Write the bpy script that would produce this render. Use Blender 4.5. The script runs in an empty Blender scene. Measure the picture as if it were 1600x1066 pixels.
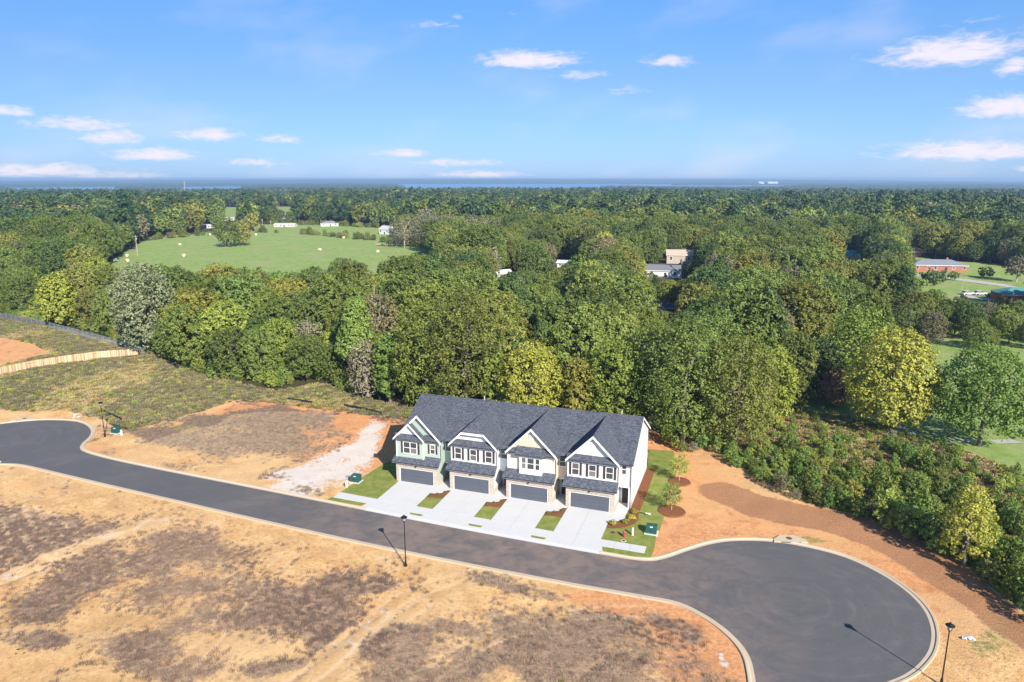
import bpy, math, random
import numpy as np
from mathutils import Vector, Matrix

rnd = random.Random(7)
S = bpy.context.scene
COL = S.collection
R = math.radians

# ------------------------------------------------------------------ camera
H = 40.0
FPX = 1110.0                       # focal length for a 1600 px wide frame
PITCH = math.atan((533 - 279.5) / FPX)
cam_d = bpy.data.cameras.new('camera')
cam_d.sensor_fit = 'HORIZONTAL'
cam_d.sensor_width = 36.0
cam_d.lens = 36.0 * FPX / 1600.0
cam_d.clip_start = 0.5
cam_d.clip_end = 40000
cam = bpy.data.objects.new('camera', cam_d)
COL.objects.link(cam)
cam.location = (0, 0, H)
cam.rotation_euler = (math.pi / 2 - PITCH, 0, 0)
S.camera = cam

# ------------------------------------------------------------------ light
SUN_DIR = Vector((0.453 * math.cos(R(32)), -0.891 * math.cos(R(32)), math.sin(R(32))))
sun_d = bpy.data.lights.new('sun', 'SUN')
sun_d.energy = 5.0
sun_d.angle = R(0.5)
sun_d.color = (1.0, 0.93, 0.82)
sun = bpy.data.objects.new('sun', sun_d)
COL.objects.link(sun)
sun.rotation_euler = SUN_DIR.to_track_quat('Z', 'Y').to_euler()
sun.location = (60, -60, 120)

world = bpy.data.worlds.new('World')
S.world = world
world.use_nodes = True
wt = world.node_tree
wt.nodes.clear()
def wn(t, **k):
    n = wt.nodes.new(t)
    for a, b in k.items(): setattr(n, a, b)
    return n
sky = wn('ShaderNodeTexSky', sky_type='NISHITA')
sky.sun_disc = False
sky.sun_elevation = R(32)
sky.sun_rotation = math.atan2(SUN_DIR.x, SUN_DIR.y)
sky.altitude = 200
sky.air_density = 1.0
sky.dust_density = 0.25
sky.ozone_density = 3.0
bg = wn('ShaderNodeBackground')
bg.inputs['Strength'].default_value = 0.10
wo = wn('ShaderNodeOutputWorld')
# a slightly bluer grade of the whole sky
tint = wn('ShaderNodeMix', data_type='RGBA', blend_type='MULTIPLY')
tint.inputs[0].default_value = 1.0
# the low sky is evened out left to right: mean of the sky and its mirror image
sky2 = wn('ShaderNodeTexSky', sky_type='NISHITA'); sky2.sun_disc = False
for a_ in ('sun_elevation', 'sun_rotation', 'altitude', 'air_density', 'dust_density', 'ozone_density'): setattr(sky2, a_, getattr(sky, a_))
sky2.sun_rotation = -sky.sun_rotation
skm = wn('ShaderNodeMix', data_type='RGBA'); skm.inputs[0].default_value = .45
wt.links.new(sky.outputs[0], skm.inputs[6]); wt.links.new(sky2.outputs[0], skm.inputs[7])
wt.links.new(skm.outputs[2], tint.inputs[6])
# fair-weather clouds: elongated puffs given by azimuth and elevation (degrees), repeated all round the sky
geo = wn('ShaderNodeNewGeometry')
sep = wn('ShaderNodeSeparateXYZ')
wt.links.new(geo.outputs['Incoming'], sep.inputs[0])
def wm(op, a, b=None, c=None, clamp=False):
    n = wn('ShaderNodeMath', operation=op); n.use_clamp = clamp
    for i, v in enumerate((a, b, c)):
        if v is None: continue
        if isinstance(v, (int, float)): n.inputs[i].default_value = v
        else: wt.links.new(v, n.inputs[i])
    return n.outputs[0]
dx = wm('MULTIPLY', sep.outputs[0], -1); dy = wm('MULTIPLY', sep.outputs[1], -1); dz = wm('MULTIPLY', sep.outputs[2], -1)
az = wm('MULTIPLY', wm('ARCTAN2', dx, dy), 180 / math.pi)
az = wm('WRAP', az, 36.0, -36.0)
el = wm('MULTIPLY', wm('ARCSINE', dz), 180 / math.pi)
cmb = wn('ShaderNodeCombineXYZ')
wt.links.new(az, cmb.inputs[0]); wt.links.new(wm('MULTIPLY', el, 3.0), cmb.inputs[1])
nz = wn('ShaderNodeTexNoise'); nz.inputs['Scale'].default_value = 0.8; nz.inputs['Detail'].default_value = 8; nz.inputs['Roughness'].default_value = 0.62; nz.inputs['Distortion'].default_value = 0.6
wt.links.new(cmb.outputs[0], nz.inputs['Vector'])
nzv = nz.outputs['Fac']
PUFFS = [(825, 96, 80, 13, 1.0), (905, 118, 45, 9, .6), (1045, 97, 42, 9, .75), (980, 144, 48, 8, .45), (1485, 84, 90, 20, 1.0),
         (1560, 70, 55, 9, .6), (1590, 105, 26, 14, .8), (1575, 170, 62, 16, .95), (1520, 238, 115, 15, .95), (1600, 265, 30, 5, .6),
         (130, 196, 80, 11, .75), (175, 216, 52, 12, .8), (240, 243, 66, 10, .9), (320, 212, 58, 12, .8), (440, 218, 50, 8, .6),
         (400, 255, 48, 7, .7), (10, 174, 40, 8, .8), (630, 240, 50, 8, .8), (710, 255, 90, 7, .7), (50, 268, 110, 10, .9),
         (180, 276, 90, 7, .7), (750, 273, 90, 6, .8), (680, 40, 46, 7, .45), (715, 25, 14, 8, .4), (1540, 31, 28, 5, .45), (803, 23, 14, 4, .3),
         (1395, 51, 12, 6, .3)]
tot = None
for (px, py, rx, ry, s) in PUFFS:
    u = (px - 800) / FPX; v = -(py - 533) / FPX
    d = Vector((u, math.cos(PITCH) + v * math.sin(PITCH), -math.sin(PITCH) + v * math.cos(PITCH))).normalized()
    a0 = math.degrees(math.atan2(d.x, d.y)); e0 = math.degrees(math.asin(d.z))
    k = math.degrees(1 / FPX)
    da = wm('DIVIDE', wm('SUBTRACT', az, a0), rx * k * (0.98))
    de = wm('DIVIDE', wm('SUBTRACT', el, e0), ry * k * 1.25)
    # flat base: the lower half is steeper
    de = wm('MULTIPLY', de, wm('ADD', wm('MULTIPLY', wm('LESS_THAN', de, 0.0), 0.5), 1.0))
    r2 = wm('ADD', wm('MULTIPLY', da, da), wm('MULTIPLY', de, de))
    g = wm('MULTIPLY', wm('EXPONENT', wm('MULTIPLY', r2, -1.1)), s)
    tot = g if tot is None else wm('MAXIMUM', tot, g)
cl = wm('SUBTRACT', wm('MULTIPLY', tot, 2.0), wm('MULTIPLY', wm('SUBTRACT', 1.0, nzv), 2.6))
cl = wm('ADD', cl, 0.78)
mr = wn('ShaderNodeMapRange'); mr.interpolation_type = 'SMOOTHSTEP'
mr.inputs[1].default_value = -0.15; mr.inputs[2].default_value = 1.45
wt.links.new(cl, mr.inputs[0])
# thin high veils
nz2 = wn('ShaderNodeTexNoise'); nz2.inputs['Scale'].default_value = 0.09; nz2.inputs['Detail'].default_value = 4
cmb2 = wn('ShaderNodeCombineXYZ')
wt.links.new(az, cmb2.inputs[0]); wt.links.new(wm('MULTIPLY', wm('SUBTRACT', el, wm('MULTIPLY', az, 0.14)), 2.6), cmb2.inputs[1])
wt.links.new(cmb2.outputs[0], nz2.inputs['Vector'])
mr2 = wn('ShaderNodeMapRange'); mr2.interpolation_type = 'SMOOTHSTEP'
mr2.inputs[1].default_value = 0.46; mr2.inputs[2].default_value = 0.8; mr2.inputs[4].default_value = 0.26
wt.links.new(nz2.outputs['Fac'], mr2.inputs[0])
cov = wm('MAXIMUM', wm('MULTIPLY', mr.outputs[0], 0.92), mr2.outputs[0])
cmix = wn('ShaderNodeMix', data_type='RGBA')
wt.links.new(cov, cmix.inputs[0])
tr_ = wn('ShaderNodeValToRGB')
els = [(0.0, (.30, .46, .92)), (.10, (.35, .49, .83)), (.28, (.42, .54, .74)), (.55, (.42, .66, .93)), (1.0, (.46, .70, .95))]
while len(tr_.color_ramp.elements) < len(els): tr_.color_ramp.elements.new(.5)
for e_, (p_, c_) in zip(tr_.color_ramp.elements, els): e_.position = p_; e_.color = (*c_, 1)
wt.links.new(wm('DIVIDE', el, 25.0, clamp=True), tr_.inputs[0]); wt.links.new(tr_.outputs[0], tint.inputs[7])
wt.links.new(tint.outputs[2], cmix.inputs[6])
cmix.inputs[7].default_value = (5.6, 5.2, 5.75, 1)
wt.links.new(cmix.outputs[2], bg.inputs[0])
wt.links.new(bg.outputs[0], wo.inputs[0])

S.view_settings.view_transform = 'Standard'
S.view_settings.look = 'None'
S.view_settings.gamma = 1.0
S.view_settings.use_curve_mapping = False
S.view_settings.exposure = 0.8
S.render.engine = 'CYCLES'
S.cycles.max_bounces = 6
S.cycles.diffuse_bounces = 3
S.cycles.glossy_bounces = 2
S.cycles.transmission_bounces = 4
S.cycles.transparent_max_bounces = 8
S.cycles.volume_bounces = 0
S.cycles.use_denoising = True

# ------------------------------------------------------------------ where a point of the photograph lies on the ground
def G(x, y, z=0.0):
    u = (x - 800) / FPX; v = -(y - 533) / FPX
    dx = u; dy = math.cos(PITCH) + v * math.sin(PITCH); dz = -math.sin(PITCH) + v * math.cos(PITCH)
    t = (z - H) / dz
    return dx * t, dy * t
def P(X, Y, Z=0.0):
    Z = Z - H
    zc = Y * math.cos(PITCH) - Z * math.sin(PITCH); yc = Y * math.sin(PITCH) + Z * math.cos(PITCH)
    return 800 + FPX * X / zc, 533 - FPX * yc / zc
def height_for(bx, by, ty):
    X, Y = G(bx, by)
    z = 0.0
    while P(X, Y, z)[1] > ty and z < 60: z += 0.05
    return z
RA = R(-18.95); RO = (-15.16, 89.55)          # row of townhouses: origin and direction
UX, UY = math.cos(RA), math.sin(RA); VX, VY = -UY, UX
def W(u, v): return RO[0] + u * UX + v * VX, RO[1] + u * UY + v * VY
def smooth(a, b, x):
    t = np.clip((x - a) / (b - a), 0, 1); return t * t * (3 - 2 * t)
def terrain(X, Y):
    D = np.hypot(X, Y)
    return -20.0 * smooth(450, 2900, D)

# ------------------------------------------------------------------ object helpers
def tag(o, label=None, cat=None, group=None, kind=None):
    if label: o['label'] = label
    if cat: o['category'] = cat
    if group: o['group'] = group
    if kind: o['kind'] = kind
    return o
def link(o, parent=None):
    COL.objects.link(o)
    if parent is not None: o.parent = parent
    return o
def empty(name, loc, rz=0.0, label=None, cat=None, group=None):
    o = bpy.data.objects.new(name, None)
    o.empty_display_size = 0.3
    o.location = loc; o.rotation_euler = (0, 0, rz)
    link(o); tag(o, label, cat, group)
    return o
class MB:
    """collects boxes, prisms and tubes into one mesh"""
    def __init__(s): s.v = []; s.f = []; s.m = []; s.mi = 0
    def add(s, vs, fs):
        b = len(s.v); s.v += [tuple(v) for v in vs]; s.f += [tuple(b + i for i in f) for f in fs]; s.m += [s.mi] * len(fs); return s
    def box(s, x0, x1, y0, y1, z0, z1):
        return s.add([(x0,y0,z0),(x1,y0,z0),(x1,y1,z0),(x0,y1,z0),(x0,y0,z1),(x1,y0,z1),(x1,y1,z1),(x0,y1,z1)],
                     [(0,3,2,1),(4,5,6,7),(0,1,5,4),(1,2,6,5),(2,3,7,6),(3,0,4,7)])
    def slab(s, pts, t):
        """polygon of 3D points, thickened straight down by t"""
        n = len(pts)
        vs = list(pts) + [(p[0], p[1], p[2] - t) for p in pts]
        fs = [tuple(range(n)), tuple(range(2 * n - 1, n - 1, -1))] + [(i, i + n, (i + 1) % n + n, (i + 1) % n) for i in range(n)]
        return s.add(vs, fs)
    def prism(s, pts, vec):
        n = len(pts)
        vs = list(pts) + [(p[0] + vec[0], p[1] + vec[1], p[2] + vec[2]) for p in pts]
        fs = [tuple(range(n)), tuple(range(2 * n - 1, n - 1, -1))] + [(i, i + n, (i + 1) % n + n, (i + 1) % n) for i in range(n)]
        return s.add(vs, fs)
    def tube(s, path, rad, n=8, caps=True):
        path = [Vector(p) for p in path]
        rings = []
        for i, p in enumerate(path):
            d = (path[min(i + 1, len(path) - 1)] - path[max(i - 1, 0)]).normalized()
            a = d.orthogonal().normalized() if abs(d.z) < .99 else Vector((1, 0, 0))
            b = d.cross(a).normalized(); a = b.cross(d)
            r = rad[i] if isinstance(rad, (list, tuple)) else rad
            rings.append([p + (a * math.cos(2 * math.pi * k / n) + b * math.sin(2 * math.pi * k / n)) * r for k in range(n)])
        vs = [v for r_ in rings for v in r_]
        fs = [(i * n + k, i * n + (k + 1) % n, (i + 1) * n + (k + 1) % n, (i + 1) * n + k) for i in range(len(rings) - 1) for k in range(n)]
        if caps: fs += [tuple(range(n - 1, -1, -1)), tuple((len(rings) - 1) * n + k for k in range(n))]
        return s.add(vs, fs)
    def lathe(s, prof, cx=0, cy=0, n=16):
        vs = [(cx + r * math.cos(2 * math.pi * k / n), cy + r * math.sin(2 * math.pi * k / n), z) for r, z in prof for k in range(n)]
        fs = [(i * n + k, i * n + (k + 1) % n, (i + 1) * n + (k + 1) % n, (i + 1) * n + k) for i in range(len(prof) - 1) for k in range(n)]
        fs += [tuple(range(n - 1, -1, -1)), tuple((len(prof) - 1) * n + k for k in range(n))]
        return s.add(vs, fs)
    def mesh(s, name, mats):
        me = bpy.data.meshes.new(name)
        me.from_pydata(s.v, [], s.f)
        mats = mats if isinstance(mats, (list, tuple)) else [mats]
        for m in mats: me.materials.append(m)
        if len(mats) > 1: me.polygons.foreach_set('material_index', s.m)
        me.update()
        return me
    def build(s, name, mats, parent=None, loc=None):
        o = bpy.data.objects.new(name, s.mesh(name, mats))
        if loc is not None: o.location = loc
        return link(o, parent)
def np_mesh(name, V, F, mats, midx=None):
    """V (n,3), F (m,k) arrays"""
    me = bpy.data.meshes.new(name)
    V = np.asarray(V, np.float32); F = np.asarray(F, np.int32)
    me.vertices.add(len(V)); me.vertices.foreach_set('co', V.ravel())
    k = F.shape[1]
    me.loops.add(F.size); me.loops.foreach_set('vertex_index', F.ravel())
    me.polygons.add(len(F))
    me.polygons.foreach_set('loop_start', np.arange(0, F.size, k, dtype=np.int32))
    me.polygons.foreach_set('loop_total', np.full(len(F), k, np.int32))
    for m in (mats if isinstance(mats, (list, tuple)) else [mats]): me.materials.append(m)
    if midx is not None: me.polygons.foreach_set('material_index', np.asarray(midx, np.int32))
    me.update(calc_edges=True)
    return me
def shade_smooth(me): me.polygons.foreach_set('use_smooth', [True] * len(me.polygons)); me.update()
def inside(px, py, poly):
    px = np.asarray(px, float); py = np.asarray(py, float)
    r = np.zeros(px.shape, bool); n = len(poly)
    for i in range(n):
        x1, y1 = poly[i]; x2, y2 = poly[(i + 1) % n]
        if y1 == y2: continue
        c = ((y1 > py) != (y2 > py)) & (px < (x2 - x1) * (py - y1) / (y2 - y1) + x1)
        r ^= c
    return r
def sdist(px, py, poly):
    """signed distance, positive inside"""
    d = np.full(np.shape(px), 1e9)
    n = len(poly)
    for i in range(n):
        x1, y1 = poly[i]; x2, y2 = poly[(i + 1) % n]
        ex, ey = x2 - x1, y2 - y1; L = ex * ex + ey * ey + 1e-9
        t = np.clip(((px - x1) * ex + (py - y1) * ey) / L, 0, 1)
        d = np.minimum(d, np.hypot(px - x1 - t * ex, py - y1 - t * ey))
    return np.where(inside(px, py, poly), d, -d)
def gp(poly): return [G(*q) for q in poly]
def catmull(pts, n=6, closed=False):
    out = []; m = len(pts)
    for i in range(m if closed else m - 1):
        g = lambda j: np.array(pts[j % m] if closed else pts[max(0, min(m - 1, j))], float)
        p0, p1, p2, p3 = g(i - 1), g(i), g(i + 1), g(i + 2)
        for k in range(n):
            t = k / n
            out.append(tuple(.5 * ((2 * p1) + (-p0 + p2) * t + (2 * p0 - 5 * p1 + 4 * p2 - p3) * t * t + (-p0 + 3 * p1 - 3 * p2 + p3) * t ** 3)))
    if not closed: out.append(tuple(pts[-1]))
    return out
def value_noise(X, Y, scale, seed=0, octaves=3):
    """smooth noise 0..1 on numpy arrays"""
    r = np.random.RandomState(seed); tab = r.rand(256, 256)
    out = 0; amp = 1; tot = 0; s = scale
    for o in range(octaves):
        x = np.asarray(X) / s + 37.3 * o; y = np.asarray(Y) / s + 11.9 * o
        xi = np.floor(x).astype(int); yi = np.floor(y).astype(int); fx = x - xi; fy = y - yi
        fx = fx * fx * (3 - 2 * fx); fy = fy * fy * (3 - 2 * fy)
        a = tab[xi % 256, yi % 256]; b = tab[(xi + 1) % 256, yi % 256]; c = tab[xi % 256, (yi + 1) % 256]; d = tab[(xi + 1) % 256, (yi + 1) % 256]
        out = out + amp * ((a * (1 - fx) + b * fx) * (1 - fy) + (c * (1 - fx) + d * fx) * fy); tot += amp
        amp *= .5; s *= .5
    return out / tot

# ------------------------------------------------------------------ materials
class NT:
    def __init__(s, name, rough=0.8, spec=0.3, metal=0.0):
        s.m = bpy.data.materials.new(name); s.m.use_nodes = True; s.t = s.m.node_tree; s.t.nodes.clear()
        s.out = s.n('ShaderNodeOutputMaterial'); s.b = s.n('ShaderNodeBsdfPrincipled')
        s.b.inputs['Roughness'].default_value = rough
        s.b.inputs['Specular IOR Level'].default_value = spec
        s.b.inputs['Metallic'].default_value = metal
        s.l(s.b.outputs[0], s.out.inputs[0])
    def n(s, t, **k):
        n = s.t.nodes.new(t)
        for a, b in k.items(): setattr(n, a, b)
        return n
    def l(s, a, b): s.t.links.new(a, b)
    def sv(s, sock, v):
        if v is None: return
        if isinstance(v, (int, float)):
            sock.default_value = v
        elif isinstance(v, tuple): sock.default_value = v if len(v) == len(sock.default_value) else (*v, 1)
        else: s.l(v, sock)
    def pos(s, obj=False):
        if obj: return s.n('ShaderNodeTexCoord').outputs['Object']
        return s.n('ShaderNodeNewGeometry').outputs['Position']
    def noise(s, scale, detail=4, rough=.55, vec=None, dist=0.0, out='Fac'):
        n = s.n('ShaderNodeTexNoise'); n.inputs['Scale'].default_value = scale; n.inputs['Detail'].default_value = detail
        n.inputs['Roughness'].default_value = rough; n.inputs['Distortion'].default_value = dist
        s.l(vec if vec is not None else s.pos(), n.inputs['Vector']); return n.outputs[out]
    def mapv(s, vec, loc=(0,0,0), rot=(0,0,0), scale=(1,1,1)):
        n = s.n('ShaderNodeMapping'); s.l(vec, n.inputs[0]); n.inputs[1].default_value = loc; n.inputs[2].default_value = rot; n.inputs[3].default_value = scale
        return n.outputs[0]
    def mix(s, f, a, b, mode='MIX'):
        n = s.n('ShaderNodeMix', data_type='RGBA', blend_type=mode)
        s.sv(n.inputs[0], f); s.sv(n.inputs[6], a); s.sv(n.inputs[7], b); return n.outputs[2]
    def math(s, op, a, b=None, c=None, clamp=False):
        n = s.n('ShaderNodeMath', operation=op); n.use_clamp = clamp
        s.sv(n.inputs[0], a); s.sv(n.inputs[1], b); s.sv(n.inputs[2], c); return n.outputs[0]
    def step(s, v, a, b, lo=0.0, hi=1.0):
        n = s.n('ShaderNodeMapRange'); n.interpolation_type = 'SMOOTHSTEP'
        s.sv(n.inputs[0], v); n.inputs[1].default_value = a; n.inputs[2].default_value = b; n.inputs[3].default_value = lo; n.inputs[4].default_value = hi
        return n.outputs[0]
    def ramp(s, v, stops):
        n = s.n('ShaderNodeValToRGB'); cr = n.color_ramp
        while len(cr.elements) < len(stops): cr.elements.new(0.5)
        for e, (p, c) in zip(cr.elements, stops): e.position = p; e.color = (*c, 1)
        s.sv(n.inputs[0], v); return n.outputs[0]
    def attr(s, name, out='Color'): return s.n('ShaderNodeAttribute', attribute_name=name).outputs[out]
    def color(s, v): s.sv(s.b.inputs['Base Color'], v); return s
    def bump(s, h, strength=.5, dist=.05):
        n = s.n('ShaderNodeBump'); n.inputs['Strength'].default_value = strength; n.inputs['Distance'].default_value = dist
        s.l(h, n.inputs['Height']); s.l(n.outputs[0], s.b.inputs['Normal']); return s
def flat(name, c, rough=.7, spec=.3, var=.12, scale=3.0, metal=0.0):
    t = NT(name, rough, spec, metal)
    n = t.noise(scale, 4)
    t.color(t.mix(n, tuple(x * (1 - var) for x in c), tuple(min(1, x * (1 + var)) for x in c)))
    return t.m
# ------------------------------------------------------------------ ground
ROAD_FAR = [(-85.6,112.7),(-82.5,114.0),(-78.9,114.7),(-74.5,114.2),(-71.4,112.6),(-68.7,109.7),(-67.3,106.8),(-66.7,103.9),(-65.7,101.7),(-63.6,99.9),(-58.5,97.3),
            (-49.5,93.5),(-41.2,90.2),(-33.9,87.3),(-24.4,83.5),(-6.8,76.5),(9.5,70.5),(14.2,69.1),(16.6,69.6),(19.4,71.2),(22.4,72.7),(25.4,73.4),(29.5,73.2),(33.0,71.9),(36.1,69.8),
            (38.2,66.7),(39.2,63.4),(39.2,60.3),(38.2,57.3),(36.5,54.6),(34.5,52.6),(32.5,51.2),(30.6,50.3)]
ROAD_NEAR = [(-73.9,96.0),(-71.2,95.8),(-68.3,94.8),(-63.2,92.6),(-53.6,88.5),(-40.5,83.0),(-31.0,79.0),(-17.2,73.4),(-5.5,69.0),(5.2,65.2),(12.6,62.8),(16.0,61.6),
             (18.0,59.7),(19.4,57.5),(20.2,55.3),(20.4,53.3),(20.1,51.3),(19.7,49.6)]
far_c = catmull(ROAD_FAR, 8); near_c = catmull(ROAD_NEAR, 8)
left_end = catmull([(-73.9,96.0),(-80,94.6),(-88,92.2),(-96,95),(-99,103),(-95,110),(-89.5,112.4),(-85.6,112.7)], 6)
right_end = catmull([(30.6,50.3),(27.5,48.6),(24,47),(21,46.4),(19.2,47.6),(19.7,49.6)], 6)
ROAD = far_c + right_end[1:] + near_c[::-1][1:] + left_end[1:-1]
road_px = ROAD

POLY = {}
POLY['meadow'] = gp([(-260,640),(-200,560),(0,498),(120,520),(235,552),(330,590),(430,612),(500,600),(580,625),(660,640),(700,690),(640,672),(560,653),(470,640),(380,623),(290,650),(205,672),(150,652),(60,645),(0,650),(-200,690)])
POLY['lot'] = gp([(150,655),(205,675),(285,652),(370,626),(440,631),(560,646),(640,656),(720,700),(640,790),(500,800),(140,730),(100,690)])
POLY['front'] = gp([(-500,640),(0,722),(400,808),(600,850),(1000,928),(1100,958),(1156,1004),(1180,1100),(1180,1500),(-900,1500)])
POLY['bank'] = gp([(1000,870),(1012,700),(1010,664),(1060,682),(1120,703),(1172,738),(1262,784),(1337,804),(1450,848),(1530,898),(1640,1000),(1700,1200),(1300,1300),(1150,900)])
POLY['shrub'] = gp([(1010,690),(1060,690),(1130,664),(1240,640),(1330,655),(1420,684),(1520,712),(1640,760),(1800,1100),(1640,1010),(1530,905),(1450,855),(1337,812),(1262,792),(1170,745),(1120,712),(1060,706)])
POLY['park'] = gp([(1215,618),(1290,596),(1425,550),(1500,549),(1620,546),(1900,570),(2000,900),(1700,790),(1520,708),(1420,680),(1330,655),(1240,638)])
POLY['pasture'] = gp([(120,440),(232,371),(300,366),(330,362),(400,361),(520,364),(600,377),(668,386),(690,420),(640,480),(400,490),(200,480)])
POLY['pasture_b'] = gp([(395,350),(480,349),(620,356),(640,372),(600,380),(520,368),(400,366)])
POLY['field_b'] = [G(x, y, -3.5) for x, y in ((345,314),(378,314),(380,345),(345,345))]
POLY['field_c'] = [G(x, y, -3) for x, y in ((428,317),(462,317),(462,338),(428,338))]
POLY['yard'] = gp([(1400,400),(1600,418),(1750,425),(1750,484),(1600,488),(1400,472)])
POLY['mid_grass'] = gp([(1400,460),(1800,470),(1800,560),(1430,560)])
POLY['turn'] = gp([(-400,628),(0,640),(60,644),(100,640),(160,655),(175,700),(140,770),(-400,780)])
POLY['left_dirt'] = gp([(-200,520),(0,526),(50,536),(86,552),(30,566),(0,572),(-200,600)])

def near_masks(X, Y):
    """returns ground masks for world points: red soil, dry weeds, green grass, wood floor, pale gravel, mulch"""
    n1 = value_noise(X, Y, 9, 3); n2 = value_noise(X, Y, 3.2, 5); n3 = value_noise(X, Y, 22, 8)
    jit = (n2 - .5) * 3.0 + (n1 - .5) * 4.0
    Z0 = np.zeros_like(X)
    D = np.hypot(X, Y)
    wood = np.ones_like(X); grass = Z0.copy(); dry = Z0.copy(); red = Z0.copy(); pale = Z0.copy(); mulch = Z0.copy(); olive = Z0.copy()
    # pixel position of each ground point, to place soft patches where the photograph has them
    zc = Y * math.cos(PITCH) + H * math.sin(PITCH); yc = Y * math.sin(PITCH) - H * math.cos(PITCH)
    ok = zc > 5
    px = np.where(ok, 800 + FPX * X / np.where(ok, zc, 1), -9999); py = np.where(ok, 533 - FPX * yc / np.where(ok, zc, 1), 9999)
    m = {k: smooth(-.8, .8, sdist(X, Y, v) + (jit * .35 if k in ('lot', 'shrub', 'meadow', 'bank') else 0)) for k, v in POLY.items()}
    behind = (Y < 60).astype(float)
    bare = np.clip(m['lot'] + m['front'] + m['bank'] + m['turn'] + behind, 0, 1)
    open_ = np.clip(bare + m['meadow'] + m['shrub'] + m['park'] + m['pasture'] + m['yard'] + m['mid_grass'] + m['pasture_b'] + m['field_b'] + m['field_c'], 0, 1)
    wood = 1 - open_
    olive = np.clip(m['meadow'] + m['shrub'] * .9, 0, 1) * (1 - bare)
    grass = np.clip(m['park'] * .9 + m['pasture'] + m['yard'] + m['mid_grass'] * .7 + m['pasture_b'] + m['field_b'] + m['field_c'], 0, 1)
    olive = olive * (1 - m['left_dirt']); red = np.maximum(red, m['left_dirt'] * .55)
    def blob(cx, cy, rx, ry, ang=0.0):
        c, s_ = math.cos(R(ang)), math.sin(R(ang))
        dx_, dy_ = px - cx, py - cy
        a = (dx_ * c + dy_ * s_) / rx; b = (-dx_ * s_ + dy_ * c) / ry
        return np.exp(-(a * a + b * b) ** 1.5 * .8)
    DRY = [(60,845,130,52,8),(-40,830,120,60,8),(150,905,170,30,-14),(310,860,60,34,12),(245,930,110,28,-10),(380,950,150,40,-12),(300,855,90,20,10),(490,955,110,52,14),(60,950,80,26,-12),
           (530,980,70,45,-35),(260,1030,80,34,0),(700,1040,150,60,0),(860,1020,170,62,5),(980,1050,170,46,5),(820,965,80,26,10),(940,985,90,30,12),(1000,1010,90,40,10),(640,1000,60,24,-10),
           (760,905,45,14,5),(830,925,60,12,10),(590,915,26,10,0),(50,1000,60,16,0),(440,1040,70,14,-10),(1060,985,60,20,20),(600,955,26,12,0),
           (440,662,72,26,4),(400,690,80,16,8),(300,690,90,16,8),(350,660,50,8,0),(250,684,50,10,12),(1000,1075,260,40,0),(720,985,60,16,12)]
    dry_ = Z0.copy()
    for b in DRY: dry_ = np.maximum(dry_, blob(*b))
    n4 = value_noise(X, Y, 5.5, 15, 4)
    dry = np.clip(dry_ * 1.0 + (n1 - .5) * .7 + (n4 - .5) * 1.5 - .08, 0, 1) * np.clip(m['lot'] + m['front'], 0, 1)
    # the worn track across the front lot and the pale haul strip stay clear
    def band(pts, w):
        q = gp(pts); d = np.full(np.shape(X), 1e9)
        for (x1, y1), (x2, y2) in zip(q[:-1], q[1:]):
            ex, ey = x2 - x1, y2 - y1; t = np.clip(((X - x1) * ex + (Y - y1) * ey) / (ex * ex + ey * ey), 0, 1)
            d = np.minimum(d, np.hypot(X - x1 - t * ex, Y - y1 - t * ey))
        return 1 - smooth(w * .7, w * 1.2, d + (n2 - .5) * .8)
    track = np.maximum(band([(-60,935),(0,906),(90,868),(185,832),(260,808)], 1.3), band([(430,1110),(500,1050),(560,990),(610,950)], 1.5))
    dry = dry * (1 - track * .9) * (1 - .28 * m['lot'])
    rdd = sdist(X.ravel(), Y.ravel(), ROAD[::4]).reshape(X.shape)
    hu = (X - RO[0]) * UX + (Y - RO[1]) * UY; hv = (X - RO[0]) * VX + (Y - RO[1]) * VY
    pld = sdist(hu.ravel(), hv.ravel(), [(-6.4, -12), (36, -12), (36, 17), (-6.4, 17)]).reshape(X.shape)
    dry = dry * smooth(.6, 1.6, -rdd) * smooth(.0, .8, -pld)
    pale = np.clip(blob(520,735,80,34,-25) * 1.25 + blob(450,752,50,22,0) + blob(578,680,18,40,25) + (n2 - .5) * .9 - .3, 0, 1)
    pale = np.maximum(pale, np.clip(blob(290,851,22,5,0) + blob(1130,1030,8,26,-25) * .9 + blob(365,873,40,8,-12)*.8 + (n2 - .5) * .6 - .3, 0, 1))
    pale = np.maximum(pale, track * .35)
    red = np.maximum(red, np.clip(blob(550,680,130,60,0) * 1.3 + blob(620,700,60,60,0) + blob(480,650,160,22,3) + blob(170,700,60,22,0) * .6 + (n1 - .5) * .8 - .1, 0, 1) * m['lot'])
    red = np.maximum(red, m['bank'] * np.clip(.55 + (n3 - .5), .25, 1))
    red = np.maximum(red, m['front'] * np.clip(blob(1100,1030,70,130,-20) * 1.2 + blob(1000,950,130,20,10) + blob(60,760,120,20,8) * .45 + blob(640,870,200,20,10) * .3 + blob(20,810,70,16,8) * .7 + (n1 - .5) * .5, 0, .9))
    # band of straw and bark mulch round the turning head
    ml = band([(1130,770),(1190,792),(1290,812),(1380,838),(1450,872),(1530,925),(1640,1010)], 3.6 + (n3 - .5) * 2.5)
    mulch = ml * m['bank'] * .95
    mulch = np.maximum(mulch, np.clip(blob(1500,900,90,24,35) - .3, 0, 1))
    # green weeds at the edges of the lots
    gw = np.clip(blob(100,622,90,16,0) * 1.1 + blob(30,630,60,12,0) + blob(300,665,110,10,-14) + blob(1560,1000,60,60,0) * .8 + blob(200,672,40,8,0) * .7 + blob(1255,842,60,6,5) * .8 + (n2 - .5) * .7 - .15, 0, 1)
    open_d = smooth(.6, 1.2, -rdd) * smooth(.0, .6, -pld)
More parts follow.
